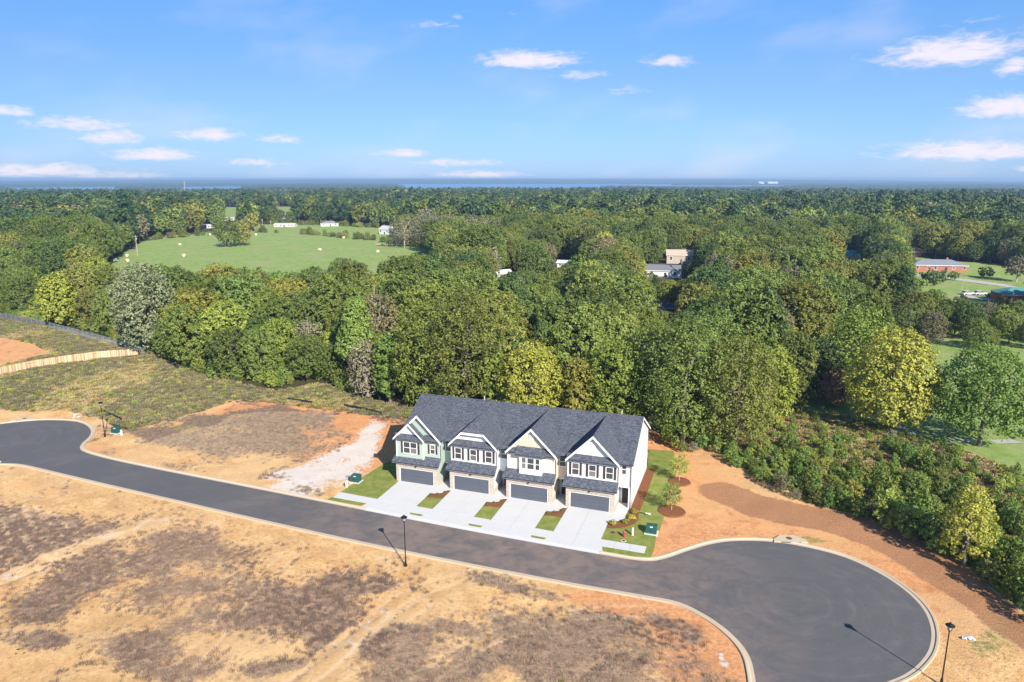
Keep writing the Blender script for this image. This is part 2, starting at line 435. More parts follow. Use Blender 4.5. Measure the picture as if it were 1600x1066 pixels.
    lt = Z0.copy(); dk = Z0.copy()
    def line(pts, w, gap=0.0):
        q = catmull(gp(pts), 4); d = np.full(np.shape(X), 1e9)
        for (x1, y1), (x2, y2) in zip(q[:-1], q[1:]):
            ex, ey = x2 - x1, y2 - y1; t = np.clip(((X - x1) * ex + (Y - y1) * ey) / (ex * ex + ey * ey + 1e-9), 0, 1)
            d = np.minimum(d, np.hypot(X - x1 - t * ex, Y - y1 - t * ey))
        d = np.abs(d - gap) if gap else d
        return np.clip(1.25 - d / w, 0, 1) * (.45 + .8 * n2)
    for pts in ([(-30,918),(60,880),(130,850),(190,828),(270,800)], [(140,905),(230,868),(330,822)], [(440,1080),(520,1030),(575,975),(640,930),(760,890)], [(480,1090),(560,1030),(615,975),(660,945)], [(640,1075),(760,1000),(900,960),(1010,955)], [(250,1075),(330,1000),(380,930),(450,870)]):
        lt = np.maximum(lt, line(pts, .22, .85) * .9)
    for pts in ([(2,792),(12,835),(40,875),(70,892)], [(18,790),(32,832),(66,868),(100,880)], [(36,790),(56,828),(92,856),(128,866)], [(56,792),(80,822),(118,845),(150,850)], [(-14,800),(-6,850),(18,892)], [(80,800),(104,822),(140,838)]):
        lt = np.maximum(lt, line(pts, .35)); 
    for pts in ([(0,914),(70,884),(150,852)], [(455,1066),(520,1010),(570,975),(600,955)], [(60,960),(180,905),(280,880)], [(700,1060),(790,1030),(860,1035)], [(900,1066),(960,1030),(1050,1040)], [(10,800),(24,838),(54,872)], [(28,795),(46,832),(80,862)]):
        dk = np.maximum(dk, line(pts, .3))
    fr = np.clip(m['front'] + m['lot'] + m['bank'], 0, 1); lt = lt * fr * (1 - np.clip(gw, 0, 1)); dk = dk * fr
    return dict(lt=lt, dk=dk, clear=open_d, wood=wood, grass=grass, olive=olive, dry=dry, red=red, pale=pale, mulch=mulch, weeds=gw, px=px, py=py, m=m)

def build_ground():
    rings = list(np.arange(46, 132, 0.34))
    r = rings[-1]; step = .6
    while r < 30000:
        r += step; step *= 1.045; rings.append(r)
    rings = np.array([1.0, 12, 24, 34, 41] + rings)
    cols = np.radians(np.concatenate([np.linspace(-62, -42, 40, endpoint=False), np.linspace(-42, 42, 760, endpoint=False), np.linspace(42, 62, 40)]))
    Rr, A = np.meshgrid(rings, cols, indexing='ij')
    X = Rr * np.sin(A); Y = Rr * np.cos(A)
    M = near_masks(X, Y)
    Zb = terrain(X, Y)
    nb = value_noise(X, Y, 6, 21) - .5; nb2 = value_noise(X, Y, 1.5, 22, 2) - .5
    rd = sdist(X.ravel(), Y.ravel(), road_px[::3]).reshape(X.shape)
    offroad = smooth(1.0, 5.0, -rd)
    # house plot stays level
    hu = (X - RO[0]) * UX + (Y - RO[1]) * UY; hv = (X - RO[0]) * VX + (Y - RO[1]) * VY
    plot = sdist(hu, hv, [(-7.5, -12), (37, -12), (37, 18), (-7.5, 18)])
    offplot = smooth(0, 4.0, -plot)
    k = offroad * offplot
    Zb = Zb + np.where(Rr < 600, (nb * .5 + nb2 * .16 * (M['dry'] + .4)) * k, 0) * np.clip((600 - Rr) / 300, 0, 1)
    # low rubble bank and the wind row in the front left corner
    Zb = Zb - 0.03 + (M['lt'] * -.05 - M['dk'] * .08) * k
    # under the lake the ground drops
    Zb = np.where(Rr > 2900, Zb - 8, Zb)
    nr, nc = X.shape
    V = np.stack([X, Y, Zb], -1).reshape(-1, 3)
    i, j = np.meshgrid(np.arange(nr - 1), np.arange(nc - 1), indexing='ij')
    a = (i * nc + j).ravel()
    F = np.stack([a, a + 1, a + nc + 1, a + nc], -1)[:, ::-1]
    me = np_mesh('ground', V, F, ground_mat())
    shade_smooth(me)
    ca = me.color_attributes.new('cover_a', 'FLOAT_COLOR', 'POINT')
    cb = me.color_attributes.new('cover_b', 'FLOAT_COLOR', 'POINT')
    one = np.ones(M['wood'].size); cc_ = me.color_attributes.new('cover_c', 'FLOAT_COLOR', 'POINT')
    cc_.data.foreach_set('color', np.stack([M['lt'].ravel(), M['dk'].ravel(), one * 0, one], -1).astype(np.float32).ravel())
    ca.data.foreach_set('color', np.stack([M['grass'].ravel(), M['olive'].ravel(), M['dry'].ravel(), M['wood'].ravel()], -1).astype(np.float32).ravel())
    cb.data.foreach_set('color', np.stack([M['red'].ravel(), M['pale'].ravel(), M['mulch'].ravel(), M['weeds'].ravel()], -1).astype(np.float32).ravel())
    o = bpy.data.objects.new('ground', me); link(o); tag(o, 'orange bare soil, dry weeds, meadow and wood floor around the street', kind='structure')
    return o

def ground_mat():
    t = NT('ground_soil', .92, .15)
    p = t.pos()
    a = t.n('ShaderNodeSeparateColor'); t.l(t.attr('cover_a'), a.inputs[0]); wood = t.attr('cover_a', 'Alpha')
    b = t.n('ShaderNodeSeparateColor'); t.l(t.attr('cover_b'), b.inputs[0]); weeds = t.attr('cover_b', 'Alpha')
    fine = t.noise(2.2, 8, .7); mid = t.noise(.35, 6, .65, dist=.6); big = t.noise(.07, 4, .5); grit = t.noise(9, 4, .7)
    streak = t.noise(1.5, 8, .74, vec=t.mapv(p, rot=(0, 0, R(-38)), scale=(.55, 1.35, 1)), dist=.9); speck = t.noise(5.5, 3, .6); clod = t.noise(3.1, 6, .75)
    sand = t.mix(t.step(mid, .35, .7), (.63, .36, .145), (.81, .53, .24))
    sand = t.mix(t.step(fine, .45, .75), sand, (.40, .215, .10))
    sand = t.mix(t.step(big, .4, .65, 0, .6), sand, (.70, .48, .25))
    sand = t.mix(t.step(clod, .57, .68, 0, .5), sand, (.45, .26, .125)); sand = t.mix(t.step(clod, .32, .46, .7, 0), sand, (.82, .58, .33))
    sand = t.mix(t.step(speck, .66, .72, 0, .8), sand, (.20, .10, .05))
    # machine tracks: pairs of fine furrows that wander across the graded lots
    mp = t.mapv(p, rot=(0, 0, R(-24)), scale=(1, 1, 1)); w1 = t.n('ShaderNodeTexWave', wave_type='BANDS', bands_direction='Y'); t.l(mp, w1.inputs['Vector'])
    w1.inputs['Scale'].default_value = .42; w1.inputs['Distortion'].default_value = 5.5; w1.inputs['Detail'].default_value = 4; w1.inputs['Detail Scale'].default_value = .35; w1.inputs['Detail Roughness'].default_value = .65
    rut = t.math('MULTIPLY', t.step(w1.outputs['Fac'], .72, .95), t.step(big, .40, .58))
    sand = t.mix(t.math('MULTIPLY', rut, .0), sand, (.86, .64, .38))
    w2 = t.n('ShaderNodeTexWave', wave_type='BANDS', bands_direction='Y'); t.l(t.mapv(p, rot=(0, 0, R(20)), scale=(1, 1, 1)), w2.inputs['Vector'])
    w2.inputs['Scale'].default_value = .5; w2.inputs['Distortion'].default_value = 7; w2.inputs['Detail'].default_value = 5; w2.inputs['Detail Scale'].default_value = .3; w2.inputs['Detail Roughness'].default_value = .7
    rut2 = t.math('MULTIPLY', t.step(w2.outputs['Fac'], .78, .97), t.step(big, .60, .45))
    trk = t.attr('cover_c')
    tsep = t.n('ShaderNodeSeparateColor'); t.l(trk, tsep.inputs[0])
    lite = t.math('MULTIPLY', tsep.outputs[0], t.step(fine, .30, .62, .35, 1)); darkk = t.math('MULTIPLY', tsep.outputs[1], t.step(fine, .65, .35, .3, 1))
    sand = t.mix(t.step(streak, .57, .72, 0, .5), sand, (.80, .56, .31)); sand = t.mix(t.step(streak, .30, .42, .45, 0), sand, (.44, .25, .12))
    sand = t.mix(t.math('MULTIPLY', darkk, .6), sand, (.34, .19, .095))
    def edge(mask, k=.5, lo=.35, hi=.65):
        return t.step(t.math('ADD', mask, t.math('MULTIPLY', t.math('SUBTRACT', t.math('ADD', t.math('MULTIPLY', fine, .4), t.math('ADD', t.math('MULTIPLY', mid, .35), t.math('MULTIPLY', streak, .25))), .5), k * 2.6)), lo, hi)
    redc = t.mix(t.step(fine, .35, .7), (.62, .27, .105), (.78, .42, .20))
    redc = t.mix(t.step(mid, .5, .75), redc, (.42, .18, .08)); redc = t.mix(t.step(clod, .55, .68, 0, .5), redc, (.33, .14, .07)); redc = t.mix(t.step(streak, .30, .45, .6, 0), redc, (.74, .45, .28))
    c = t.mix(edge(b.outputs[0], .5), sand, redc)
    pale = t.mix(fine, (.62, .52, .42), (.78, .72, .66))
    c = t.mix(edge(b.outputs[1], 2.0, .40, .85), c, pale)
    # scattered thin litter everywhere
    c = t.mix(t.step(streak, .56, .74, 0, .55), c, (.33, .20, .12))
    dryc = t.mix(t.step(streak, .35, .65), (.23, .145, .10), (.48, .33, .22))
    dryc = t.mix(t.step(grit, .5, .68), dryc, (.13, .09, .07)); dryc = t.mix(t.step(clod, .52, .70, 0, .75), dryc, (.50, .34, .19)); dryc = t.mix(t.step(speck, .60, .72, 0, .7), dryc, (.10, .07, .055))
    dryc = t.mix(t.math('MULTIPLY', darkk, .7), dryc, (.15, .10, .07))
    c = t.mix(t.math('MULTIPLY', edge(a.outputs[2], 1.3, .30, .75), .92), c, dryc)
    c = t.mix(t.math('MULTIPLY', lite, .8), c, (.80, .58, .35))
    mul = t.mix(t.step(grit, .3, .7), (.30, .135, .065), (.52, .28, .145))
    c = t.mix(edge(b.outputs[2], .9, .3, .7), c, mul)
    ol = t.mix(t.step(fine, .35, .7), (.30, .26, .09), (.48, .38, .19))
    ol = t.mix(t.step(mid, .45, .7), ol, (.40, .29, .16))
    c = t.mix(edge(a.outputs[1], .4), c, ol)
    wd = t.mix(t.step(grit, .45, .7), (.17, .22, .06), (.29, .32, .10))
    c = t.mix(t.math('MULTIPLY', edge(weeds, 1.6, .45, .95), .8), c, wd)
    gr = t.mix(t.step(mid, .35, .65), (.19, .29, .065), (.28, .37, .11))
    gr = t.mix(t.step(big, .45, .65, 0, .6), gr, (.33, .33, .15)); gr = t.mix(t.step(streak, .52, .68, 0, .35), gr, (.40, .38, .20))
    gr = t.mix(t.step(fine, .5, .75, 0, .5), gr, (.14, .21, .05))
    c = t.mix(edge(a.outputs[0], .15), c, gr)
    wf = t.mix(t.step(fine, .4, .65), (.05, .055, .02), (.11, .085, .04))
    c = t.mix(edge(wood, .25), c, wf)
    t.color(c)
    t.bump(t.mix(.5, clod, grit), 1.0, .2)
    return t.m

# ------------------------------------------------------------------ street
def offset_line(line, d):
    """offset an open polyline to its left by d"""
    out = []
    n = len(line)
    for i, (x, y) in enumerate(line):
        x0, y0 = line[max(0, i - 1)]; x1, y1 = line[min(n - 1, i + 1)]
        L = math.hypot(x1 - x0, y1 - y0) + 1e-9
        out.append((x - (y1 - y0) / L * d, y + (x1 - x0) / L * d))
    return out
def ribbon(name, line, prof, mat, side=1):
    """sweep an (offset, z) profile along a line"""
    rows = [offset_line(line, side * o) for o, z in prof]
    V = []; F = []
    n = len(line); k = len(prof)
    for i in range(n):
        for j in range(k): V.append((*rows[j][i], prof[j][1]))
    for i in range(n - 1):
        for j in range(k - 1):
            q = (i * k + j, i * k + j + 1, (i + 1) * k + j + 1, (i + 1) * k + j)
            F.append(q if side < 0 else q[::-1])
    m = MB(); m.add(V, F); return m.build(name, mat)
def asphalt_mat():
    t = NT('asphalt', .85, .25)
    p = t.pos()
    fine = t.noise(14, 4, .7); big = t.noise(.16, 5, .6, dist=1.0)
    st = t.noise(.55, 7, .7, vec=t.mapv(p, rot=(0, 0, R(21)), scale=(.8, 1.2, 1)), dist=.8)
    c = t.mix(fine, (.072, .075, .08), (.122, .123, .128))
    # circular tyre scuffs round the turning heads
    for cx, cy in ((27.5, 61.5), (-82, 103)):
        mp = t.mapv(p, loc=(-cx, -cy, 0))
        sx = t.n('ShaderNodeSeparateXYZ'); t.l(mp, sx.inputs[0])
        rr = t.math('SQRT', t.math('ADD', t.math('MULTIPLY', sx.outputs[0], sx.outputs[0]), t.math('MULTIPLY', sx.outputs[1], sx.outputs[1])))
        w = t.noise(.9, 3, .5, vec=t.n('ShaderNodeCombineXYZ').outputs[0])
        cv = t.n('ShaderNodeCombineXYZ'); t.l(rr, cv.inputs[0]); t.l(t.math('MULTIPLY', t.noise(.13, 5, .6, dist=1.5), 9), cv.inputs[1])
        ringn = t.noise(1.1, 4, .6, vec=cv.outputs[0], dist=.3)
        near = t.step(rr, 11.5, 16, 1, 0)
        c = t.mix(t.math('MULTIPLY', t.step(ringn, .5, .75, 0, .38), near), c, (.17, .167, .175))
        c = t.mix(t.math('MULTIPLY', t.step(ringn, .26, .46, .3, 0), near), c, (.055, .055, .06))
    # reddish dust tracked onto the middle of the street
    sx = t.n('ShaderNodeSeparateXYZ'); t.l(p, sx.inputs[0])
    mid = t.math('MULTIPLY', t.step(sx.outputs[0], -45, -8), t.step(sx.outputs[0], 12, 30, 1, 0))
    dust = t.math('MULTIPLY', t.step(t.math('ADD', t.math('MULTIPLY', st, .6), t.math('MULTIPLY', big, .5)), .42, .68, .12, .85), t.math('ADD', t.math('MULTIPLY', mid, .8), .12))
    c = t.mix(dust, c, (.26, .185, .145))
    c = t.mix(t.step(big, .5, .75, 0, .3), c, (.16, .158, .16)); sc2 = t.noise(2.2, 6, .75, vec=t.mapv(p, rot=(0, 0, R(35)), scale=(.2, 2.2, 1)), dist=.5); c = t.mix(t.step(sc2, .60, .74, 0, .4), c, (.19, .175, .165)); c = t.mix(t.step(sc2, .40, .28, 0, .35), c, (.045, .045, .05))
    t.color(c); t.bump(fine, .25, .01)
    return t.m
def concrete_mat(name, c1=(.55, .53, .50), c2=(.68, .66, .63), stain=(.40, .36, .31), amount=.35, scale=.5):
    t = NT(name, .85, .25)
    a = t.noise(scale, 6, .6, dist=.8); f = t.noise(18, 3, .6)
    c = t.mix(a, c1, c2); c = t.mix(t.step(a, .55, .8, 0, amount), c, stain); c = t.mix(t.math('MULTIPLY', f, .25), c, stain)
    t.color(c); t.bump(f, .1, .004); return t.m
M_CONC = concrete_mat('driveway_concrete', (.50, .505, .505), (.62, .625, .62), (.47, .42, .365), .6)
M_CURB = concrete_mat('curb_concrete', (.46, .38, .27), (.58, .49, .36), (.38, .26, .16), .5, .25)
M_METAL = flat('cast_iron', (.10, .085, .08), .6, .4, .2, 8)

def build_street():
    V = [(x, y, 0.0) for x, y in ROAD]
    # asphalt with thickness, triangulated by Blender
    m = MB(); m.add(V, [tuple(range(len(V)))])
    o = m.build('road', asphalt_mat()); tag(o, 'dark asphalt street ending in a round turning head', kind='structure')
    prof = [(0.0, 0.004), (0.30, 0.012), (0.40, 0.10), (0.58, 0.115), (0.62, 0.10), (0.63, -0.25)]
    low = [(0.0, 0.004), (0.30, 0.012), (0.40, 0.045), (0.58, 0.06), (0.62, 0.05), (0.63, -0.25)]
    L = far_c
    seg = [i for i, (x, y) in enumerate(L)]
    iu = [(x - RO[0]) * UX + (y - RO[1]) * UY for x, y in L]
    iv = [(x - RO[0]) * VX + (y - RO[1]) * VY for x, y in L]
    a = next(i for i in range(len(L)) if iu[i] > -0.6 and iv[i] > -12 and L[i][0] > -30)
    b = next(i for i in range(a, len(L)) if iu[i] > 28.6)
    for k, (nm, ln, pf) in enumerate((('curb', L[:a + 1], prof), ('curb', L[a:b + 1], low), ('curb', L[b:], prof))):
        c = ribbon(nm, ln, pf, M_CURB if k != 1 else M_CONC, 1)
        tag(c, ['concrete kerb on the far side of the street, left of the driveways', 'low dropped kerb in front of the four driveways', 'concrete kerb curving round the right turning head'][k], kind='structure')
    c = ribbon('curb', near_c, prof, M_CURB, -1); tag(c, 'concrete kerb along the near side of the street', kind='structure')
    for ln in (left_end, right_end):
        c = ribbon('curb', ln[::-1] if ln is left_end else ln, prof, M_CURB, 1); tag(c, 'concrete kerb closing a turning head', kind='structure')
    # kerb inlets
    for (px, py, rz, lab) in ((1235, 846.5, R(-3), 'concrete kerb inlet with round iron lid at the right turning head'), (37, 656.5, R(14), 'concrete kerb inlet at the left turning head')):
        X, Y = G(px, py)
        r_ = empty('kerb_inlet', (X, Y, 0), rz, lab, 'storm drain')
        mb = MB(); mb.slab([(-1.9,-.25,.135),(1.9,-.25,.135),(1.75,.35,.15),(.8,1.25,.16),(-.8,1.25,.16),(-1.75,.35,.15)], .3); mb.build('inlet_slab', M_CURB, r_)
        mb = MB(); mb.box(-1.1, 1.1, -.262, -.24, .02, .11); mb.build('slot', flat('dark_slot', (.01, .01, .01)), r_)
        mb = MB(); mb.lathe([(.33, .15), (.33, .172), (.29, .175), (.05, .175)], 0, .5, 20); mb.build('lid', M_METAL, r_)

def sw_back(u): return (-5.85 - .04 * u) if u < 23 else -6.80
def road_edge(u):
    # far road edge in row coordinates
    best = None
    for x, y in far_c:
        a = (x - RO[0]) * UX + (y - RO[1]) * UY; b = (x - RO[0]) * VX + (y - RO[1]) * VY
        if x > 16.5 or x < -45: continue
        if best is None or abs(a - u) < best[0]: best = (abs(a - u), a, b)
    return best[2]
def road_edge_s(u):
    pts = [(-17.0, -8.3), (-6.9, -8.7), (12.2, -9.65), (29.5, -9.98), (34.5, -9.75)]
    for (a, b), (c, d) in zip(pts[:-1], pts[1:]):
        if u <= c: return b + (d - b) * (u - a) / (c - a)
    return pts[-1][1]
SLABM = {}
def slab_uv(name, pts, mat, z, parent, t=.12):
    """level slab from row coordinates, child of an object standing at the row origin"""
    m = MB(); m.slab([(u, v, z) for u, v in pts], t)
    return m.build(name, mat, parent)
def build_drives():
    seal = flat('joint_filler', (.30, .285, .26))
    wordn = ['green townhouse at the left end', 'first white townhouse with clipped gable', 'cream townhouse', 'white townhouse at the right end']
    for k in range(4):
        u0 = 7.87 * k
        a, b = u0 - .15, u0 + 5.42
        root = empty('driveway', (*W(0, 0), 0), RA, 'pale concrete driveway in front of the ' + wordn[k], 'driveway', 'concrete driveways'); root['kind'] = 'structure'
        mu = (a + b) / 2; g = .012
        ve = [0.3, -3.0, sw_back(mu)]
        for (v1, v0) in ((ve[0], ve[1]), (ve[1], ve[2])):
            for (q0, q1) in ((a, mu - g), (mu + g, b)):
                slab_uv('slab', [(q0, v0 + g), (q1, v0 + g), (q1, v1 - g), (q0, v1 - g)], M_CONC, .095, root)
        e0, e1 = road_edge_s(a - .5) + .62, road_edge_s(b + .5) + .62
        sb = sw_back(mu); r1 = [(a, sb - g), (mu - g, sb - g), (mu - g, (e0 + e1) / 2), (a - .9, e0)]
        slab_uv('apron_slab', r1[::-1], M_CONC, .085, root)
        r2 = [(mu + g, sb - g), (b, sb - g), (b + .75, e1), (mu + g, (e0 + e1) / 2)]
        slab_uv('apron_slab', r2[::-1], M_CONC, .085, root)
        # path from the drive to the porch
        rx = u0 + 7.3 if k < 3 else u0 + 7.0
        p = [(b + g, -2.05), (b + .7, -1.95), (b + 1.5, -1.35), (u0 + 7.1, -.5), (rx + (.35 if k < 3 else .0), -.1), (rx + (.02 if k < 3 else .25), 3.4), (u0 + 5.62, 3.4), (u0 + 5.62, .32), (b + g, .32)]
        slab_uv('walk_slab', p, M_CONC, .092, root)
    for k in range(3):
        u0 = 7.87 * k; a, b = u0 + 5.46, u0 + 7.69; sa = sw_back(a) - 1.76
        root = empty('verge_slab', (*W(0, 0), 0), RA, 'concrete verge between two driveway aprons', None); root['kind'] = 'structure'
        slab_uv('slab', [(b, road_edge_s(b) + .63), (b, sa), (a, sa), (a, road_edge_s(a) + .63)], M_CONC, .079, root)
    # pavement slabs between the aprons
    root = empty('sidewalk', (*W(0, 0), 0), RA, 'pale concrete pavement slabs between and beside the driveways', None); root['kind'] = 'structure'
    def sw(u0, u1, back_ofs=0.0, w=1.5):
        n = max(1, round((u1 - u0) / 1.5))
        for i in range(n):
            a = u0 + (u1 - u0) * i / n + .012; b = u0 + (u1 - u0) * (i + 1) / n - .012
            slab_uv('slab', [(a, sw_back(a) - w), (b, sw_back(b) - w), (b, sw_back(b) - .012), (a, sw_back(a) - .012)], M_CONC, .09, root)
    sw(-5.8, -.2)
    for k in range(3): sw(7.87 * k + 5.46, 7.87 * (k + 1) - .2, w=1.75)
    sw(29.05, 34.2)
    return seal
def sheet_uv(name, pts, mat, z, parent=None, n=5):
    line = pts
    m = MB(); m.slab([(*W(u, v), z) for u, v in line], .12)
    return m.build(name, mat, parent)
def lawn_mat():
    t = NT('lawn_turf', .9, .15)
    f = t.noise(7, 5, .7); m_ = t.noise(.8, 4, .6, dist=.8); g = t.noise(30, 3, .6)
    c = t.mix(t.step(m_, .35, .68), (.15, .21, .035), (.29, .30, .075)); c = t.mix(t.step(f, .45, .7, 0, .7), c, (.34, .29, .11)); c = t.mix(t.step(t.noise(.35, 5, .7, dist=1.0), .5, .68, 0, .6), c, (.30, .25, .10)); c = t.mix(t.math('MULTIPLY', g, .45), c, (.08, .13, .02))
    t.color(c); t.bump(f, .8, .05); return t.m
def mulch_mat():
    t = NT('bark_mulch', .95, .1)
    f = t.noise(11, 5, .75); m_ = t.noise(1.3, 3, .6)
    c = t.mix(t.step(f, .35, .65), (.10, .038, .018), (.30, .13, .06)); c = t.mix(t.step(m_, .45, .7, 0, .4), c, (.20, .085, .04))
    t.color(c); t.bump(f, 1, .06); return t.m
def siding_mat(name, c, lap=.17, var=.05):
    t = NT(name, .6, .3)
    tc = t.pos(True); s = t.n('ShaderNodeSeparateXYZ'); t.l(tc, s.inputs[0])
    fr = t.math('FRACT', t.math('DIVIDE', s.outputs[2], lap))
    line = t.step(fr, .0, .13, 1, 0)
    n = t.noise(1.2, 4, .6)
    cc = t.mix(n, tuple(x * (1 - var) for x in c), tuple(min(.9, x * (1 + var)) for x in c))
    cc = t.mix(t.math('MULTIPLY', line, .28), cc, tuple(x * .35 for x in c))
    t.color(cc); t.bump(fr, .6, .02)
    return t.m
def brick_mat():
    t = NT('painted_brick', .85, .2)
    tc = t.pos(True); s = t.n('ShaderNodeSeparateXYZ'); t.l(tc, s.inputs[0])
    cv = t.n('ShaderNodeCombineXYZ'); t.l(t.math('ADD', s.outputs[0], s.outputs[1]), cv.inputs[0]); t.l(s.outputs[2], cv.inputs[1])
    b = t.n('ShaderNodeTexBrick'); t.l(cv.outputs[0], b.inputs['Vector'])
    b.inputs['Scale'].default_value = 1.0; b.inputs['Brick Width'].default_value = .22; b.inputs['Row Height'].default_value = .085
    b.inputs['Mortar Size'].default_value = .012
    b.inputs['Color1'].default_value = (.47, .38, .30, 1); b.inputs['Color2'].default_value = (.22, .13, .095, 1); b.inputs['Mortar'].default_value = (.50, .46, .41, 1)
    b.inputs['Bias'].default_value = -.25
    n = t.noise(5, 4, .65)
    c = t.mix(t.step(n, .48, .72, 0, .6), b.outputs[0], (.56, .50, .43))
    t.color(c); t.bump(b.outputs['Fac'], -.4, .01)
    return t.m
def shingle_mat():
    t = NT('asphalt_shingles', .9, .2)
    tc = t.pos(True)
    v = t.n('ShaderNodeTexVoronoi'); v.inputs['Scale'].default_value = 1.0
    t.l(t.mapv(tc, scale=(5, 9, 9)), v.inputs['Vector'])
    s = t.n('ShaderNodeSeparateColor'); t.l(v.outputs['Color'], s.inputs[0])
    f = t.noise(14, 4, .7); m_ = t.noise(.5, 3)
    c = t.mix(t.step(s.outputs[0], .2, .9), (.048, .056, .074), (.115, .125, .15))
    c = t.mix(t.step(f, .52, .72, 0, .75), c, (.23, .25, .29)); c = t.mix(t.step(s.outputs[1], .8, .95, 0, .5), c, (.03, .034, .048))
    c = t.mix(t.math('MULTIPLY', m_, .25), c, (.06, .066, .08))
    t.color(c); t.bump(s.outputs[0], .5, .012)
    return t.m
def glass_mat():
    t = NT('window_glass', .06, .6)
    n = t.noise(1.5, 2); oi = t.n('ShaderNodeObjectInfo'); t.color(t.mix(t.step(oi.outputs['Random'], .55, .95, 0, .8), t.mix(n, (.03, .035, .04), (.085, .085, .085)), (.20, .195, .18))); return t.m
M_BRICK = brick_mat(); M_SH = shingle_mat(); M_GLASS = glass_mat()
M_TRIM = flat('white_trim', (.80, .79, .77), .5, .35, .03)
M_MINT = siding_mat('mint_siding', (.39, .475, .405)); M_WHITE = siding_mat('white_siding', (.68, .68, .68)); M_CREAM = siding_mat('cream_siding', (.67, .61, .50))
M_BATT = flat('beige_board', (.60, .51, .40), .7, .2, .05); M_GREYW = siding_mat('pale_grey_siding', (.70, .73, .76))
M_SHUT = flat('shutter_paint', (.052, .04, .042), .55, .3, .1); M_GUT = flat('dark_gutter', (.035, .037, .045), .45, .4, .1)
M_BLACK = flat('black_metal', (.012, .012, .013), .4, .4, .1)
M_SOFF = flat('white_soffit', (.70, .69, .67), .6, .3, .03)
def garage_mat():
    t = NT('garage_door_paint', .45, .35); n = t.noise(1.1, 3); t.color(t.mix(n, (.072, .082, .105), (.10, .112, .14))); return t.m
M_GAR = garage_mat()

def wall_box(name, mat, par, x0, x1, y0, y1, z0, z1):
    return MB().box(x0, x1, y0, y1, z0, z1).build(name, mat, par)
def window(par, xc, zc, w, h, y, cols=1, rail=True):
    """window in a wall whose face is the plane y, looking to -y; frame, panes and rail stand proud"""
    f = .09
    m = MB()
    x0, x1, z0, z1 = xc - w / 2, xc + w / 2, zc - h / 2, zc + h / 2
    m.box(x0 - f, x1 + f, y - .05, y + .02, z1, z1 + f * 1.3).box(x0 - f, x1 + f, y - .07, y + .02, z0 - f * 1.2, z0)
    m.box(x0 - f, x0, y - .05, y + .02, z0, z1).box(x1, x1 + f, y - .05, y + .02, z0, z1)
    for k in range(1, cols): xm = x0 + (x1 - x0) * k / cols; m.box(xm - .05, xm + .05, y - .045, y + .02, z0, z1)
    fr = m.build('window', M_TRIM, par)
    for k in range(cols):
        a = x0 + (x1 - x0) * k / cols + (.05 if k else 0); b = x0 + (x1 - x0) * (k + 1) / cols - (.05 if k < cols - 1 else 0)
        if rail:
            MB().box(a, b, y - .03, y + .01, zc - .035, zc + .035).build('rail', M_TRIM, fr)
            MB().box(a, b, y - .012, y + .005, zc + .035, z1).build('pane', M_GLASS, fr)
            MB().box(a, b, y - .022, y + .005, z0, zc - .035).build('pane', M_GLASS, fr)
        else: MB().box(a, b, y - .015, y + .005, z0, z1).build('pane', M_GLASS, fr)
    return fr
def window_x(par, yc, zc, w, h, x):
    m = MB(); f = .08
    y0, y1, z0, z1 = yc - w / 2, yc + w / 2, zc - h / 2, zc + h / 2
    m.box(x - .02, x + .05, y0 - f, y1 + f, z1, z1 + f).box(x - .02, x + .06, y0 - f, y1 + f, z0 - f, z0).box(x - .02, x + .05, y0 - f, y0, z0, z1).box(x - .02, x + .05, y1, y1 + f, z0, z1)
    fr = m.build('window', M_TRIM, par)
    MB().box(x - .01, x + .012, y0, y1, z0, z1).build('pane', M_GLASS, fr)
def shutter(par, xc, zc, h, y, w=.3):
    m = MB().box(xc - w / 2, xc + w / 2, y - .04, y + .01, zc - h / 2, zc + h / 2)
    for k in range(int(h / .11)):
        z = zc - h / 2 + .06 + k * .11; m.slab([(xc - w / 2 + .04, y - .055, z), (xc + w / 2 - .04, y - .055, z), (xc + w / 2 - .04, y - .035, z + .06), (xc - w / 2 + .04, y - .035, z + .06)], .01)
    return m.build('shutter', M_SHUT, par)
SL = .5385
def main_z(y): return 6.0 + (y - 1.55) * SL

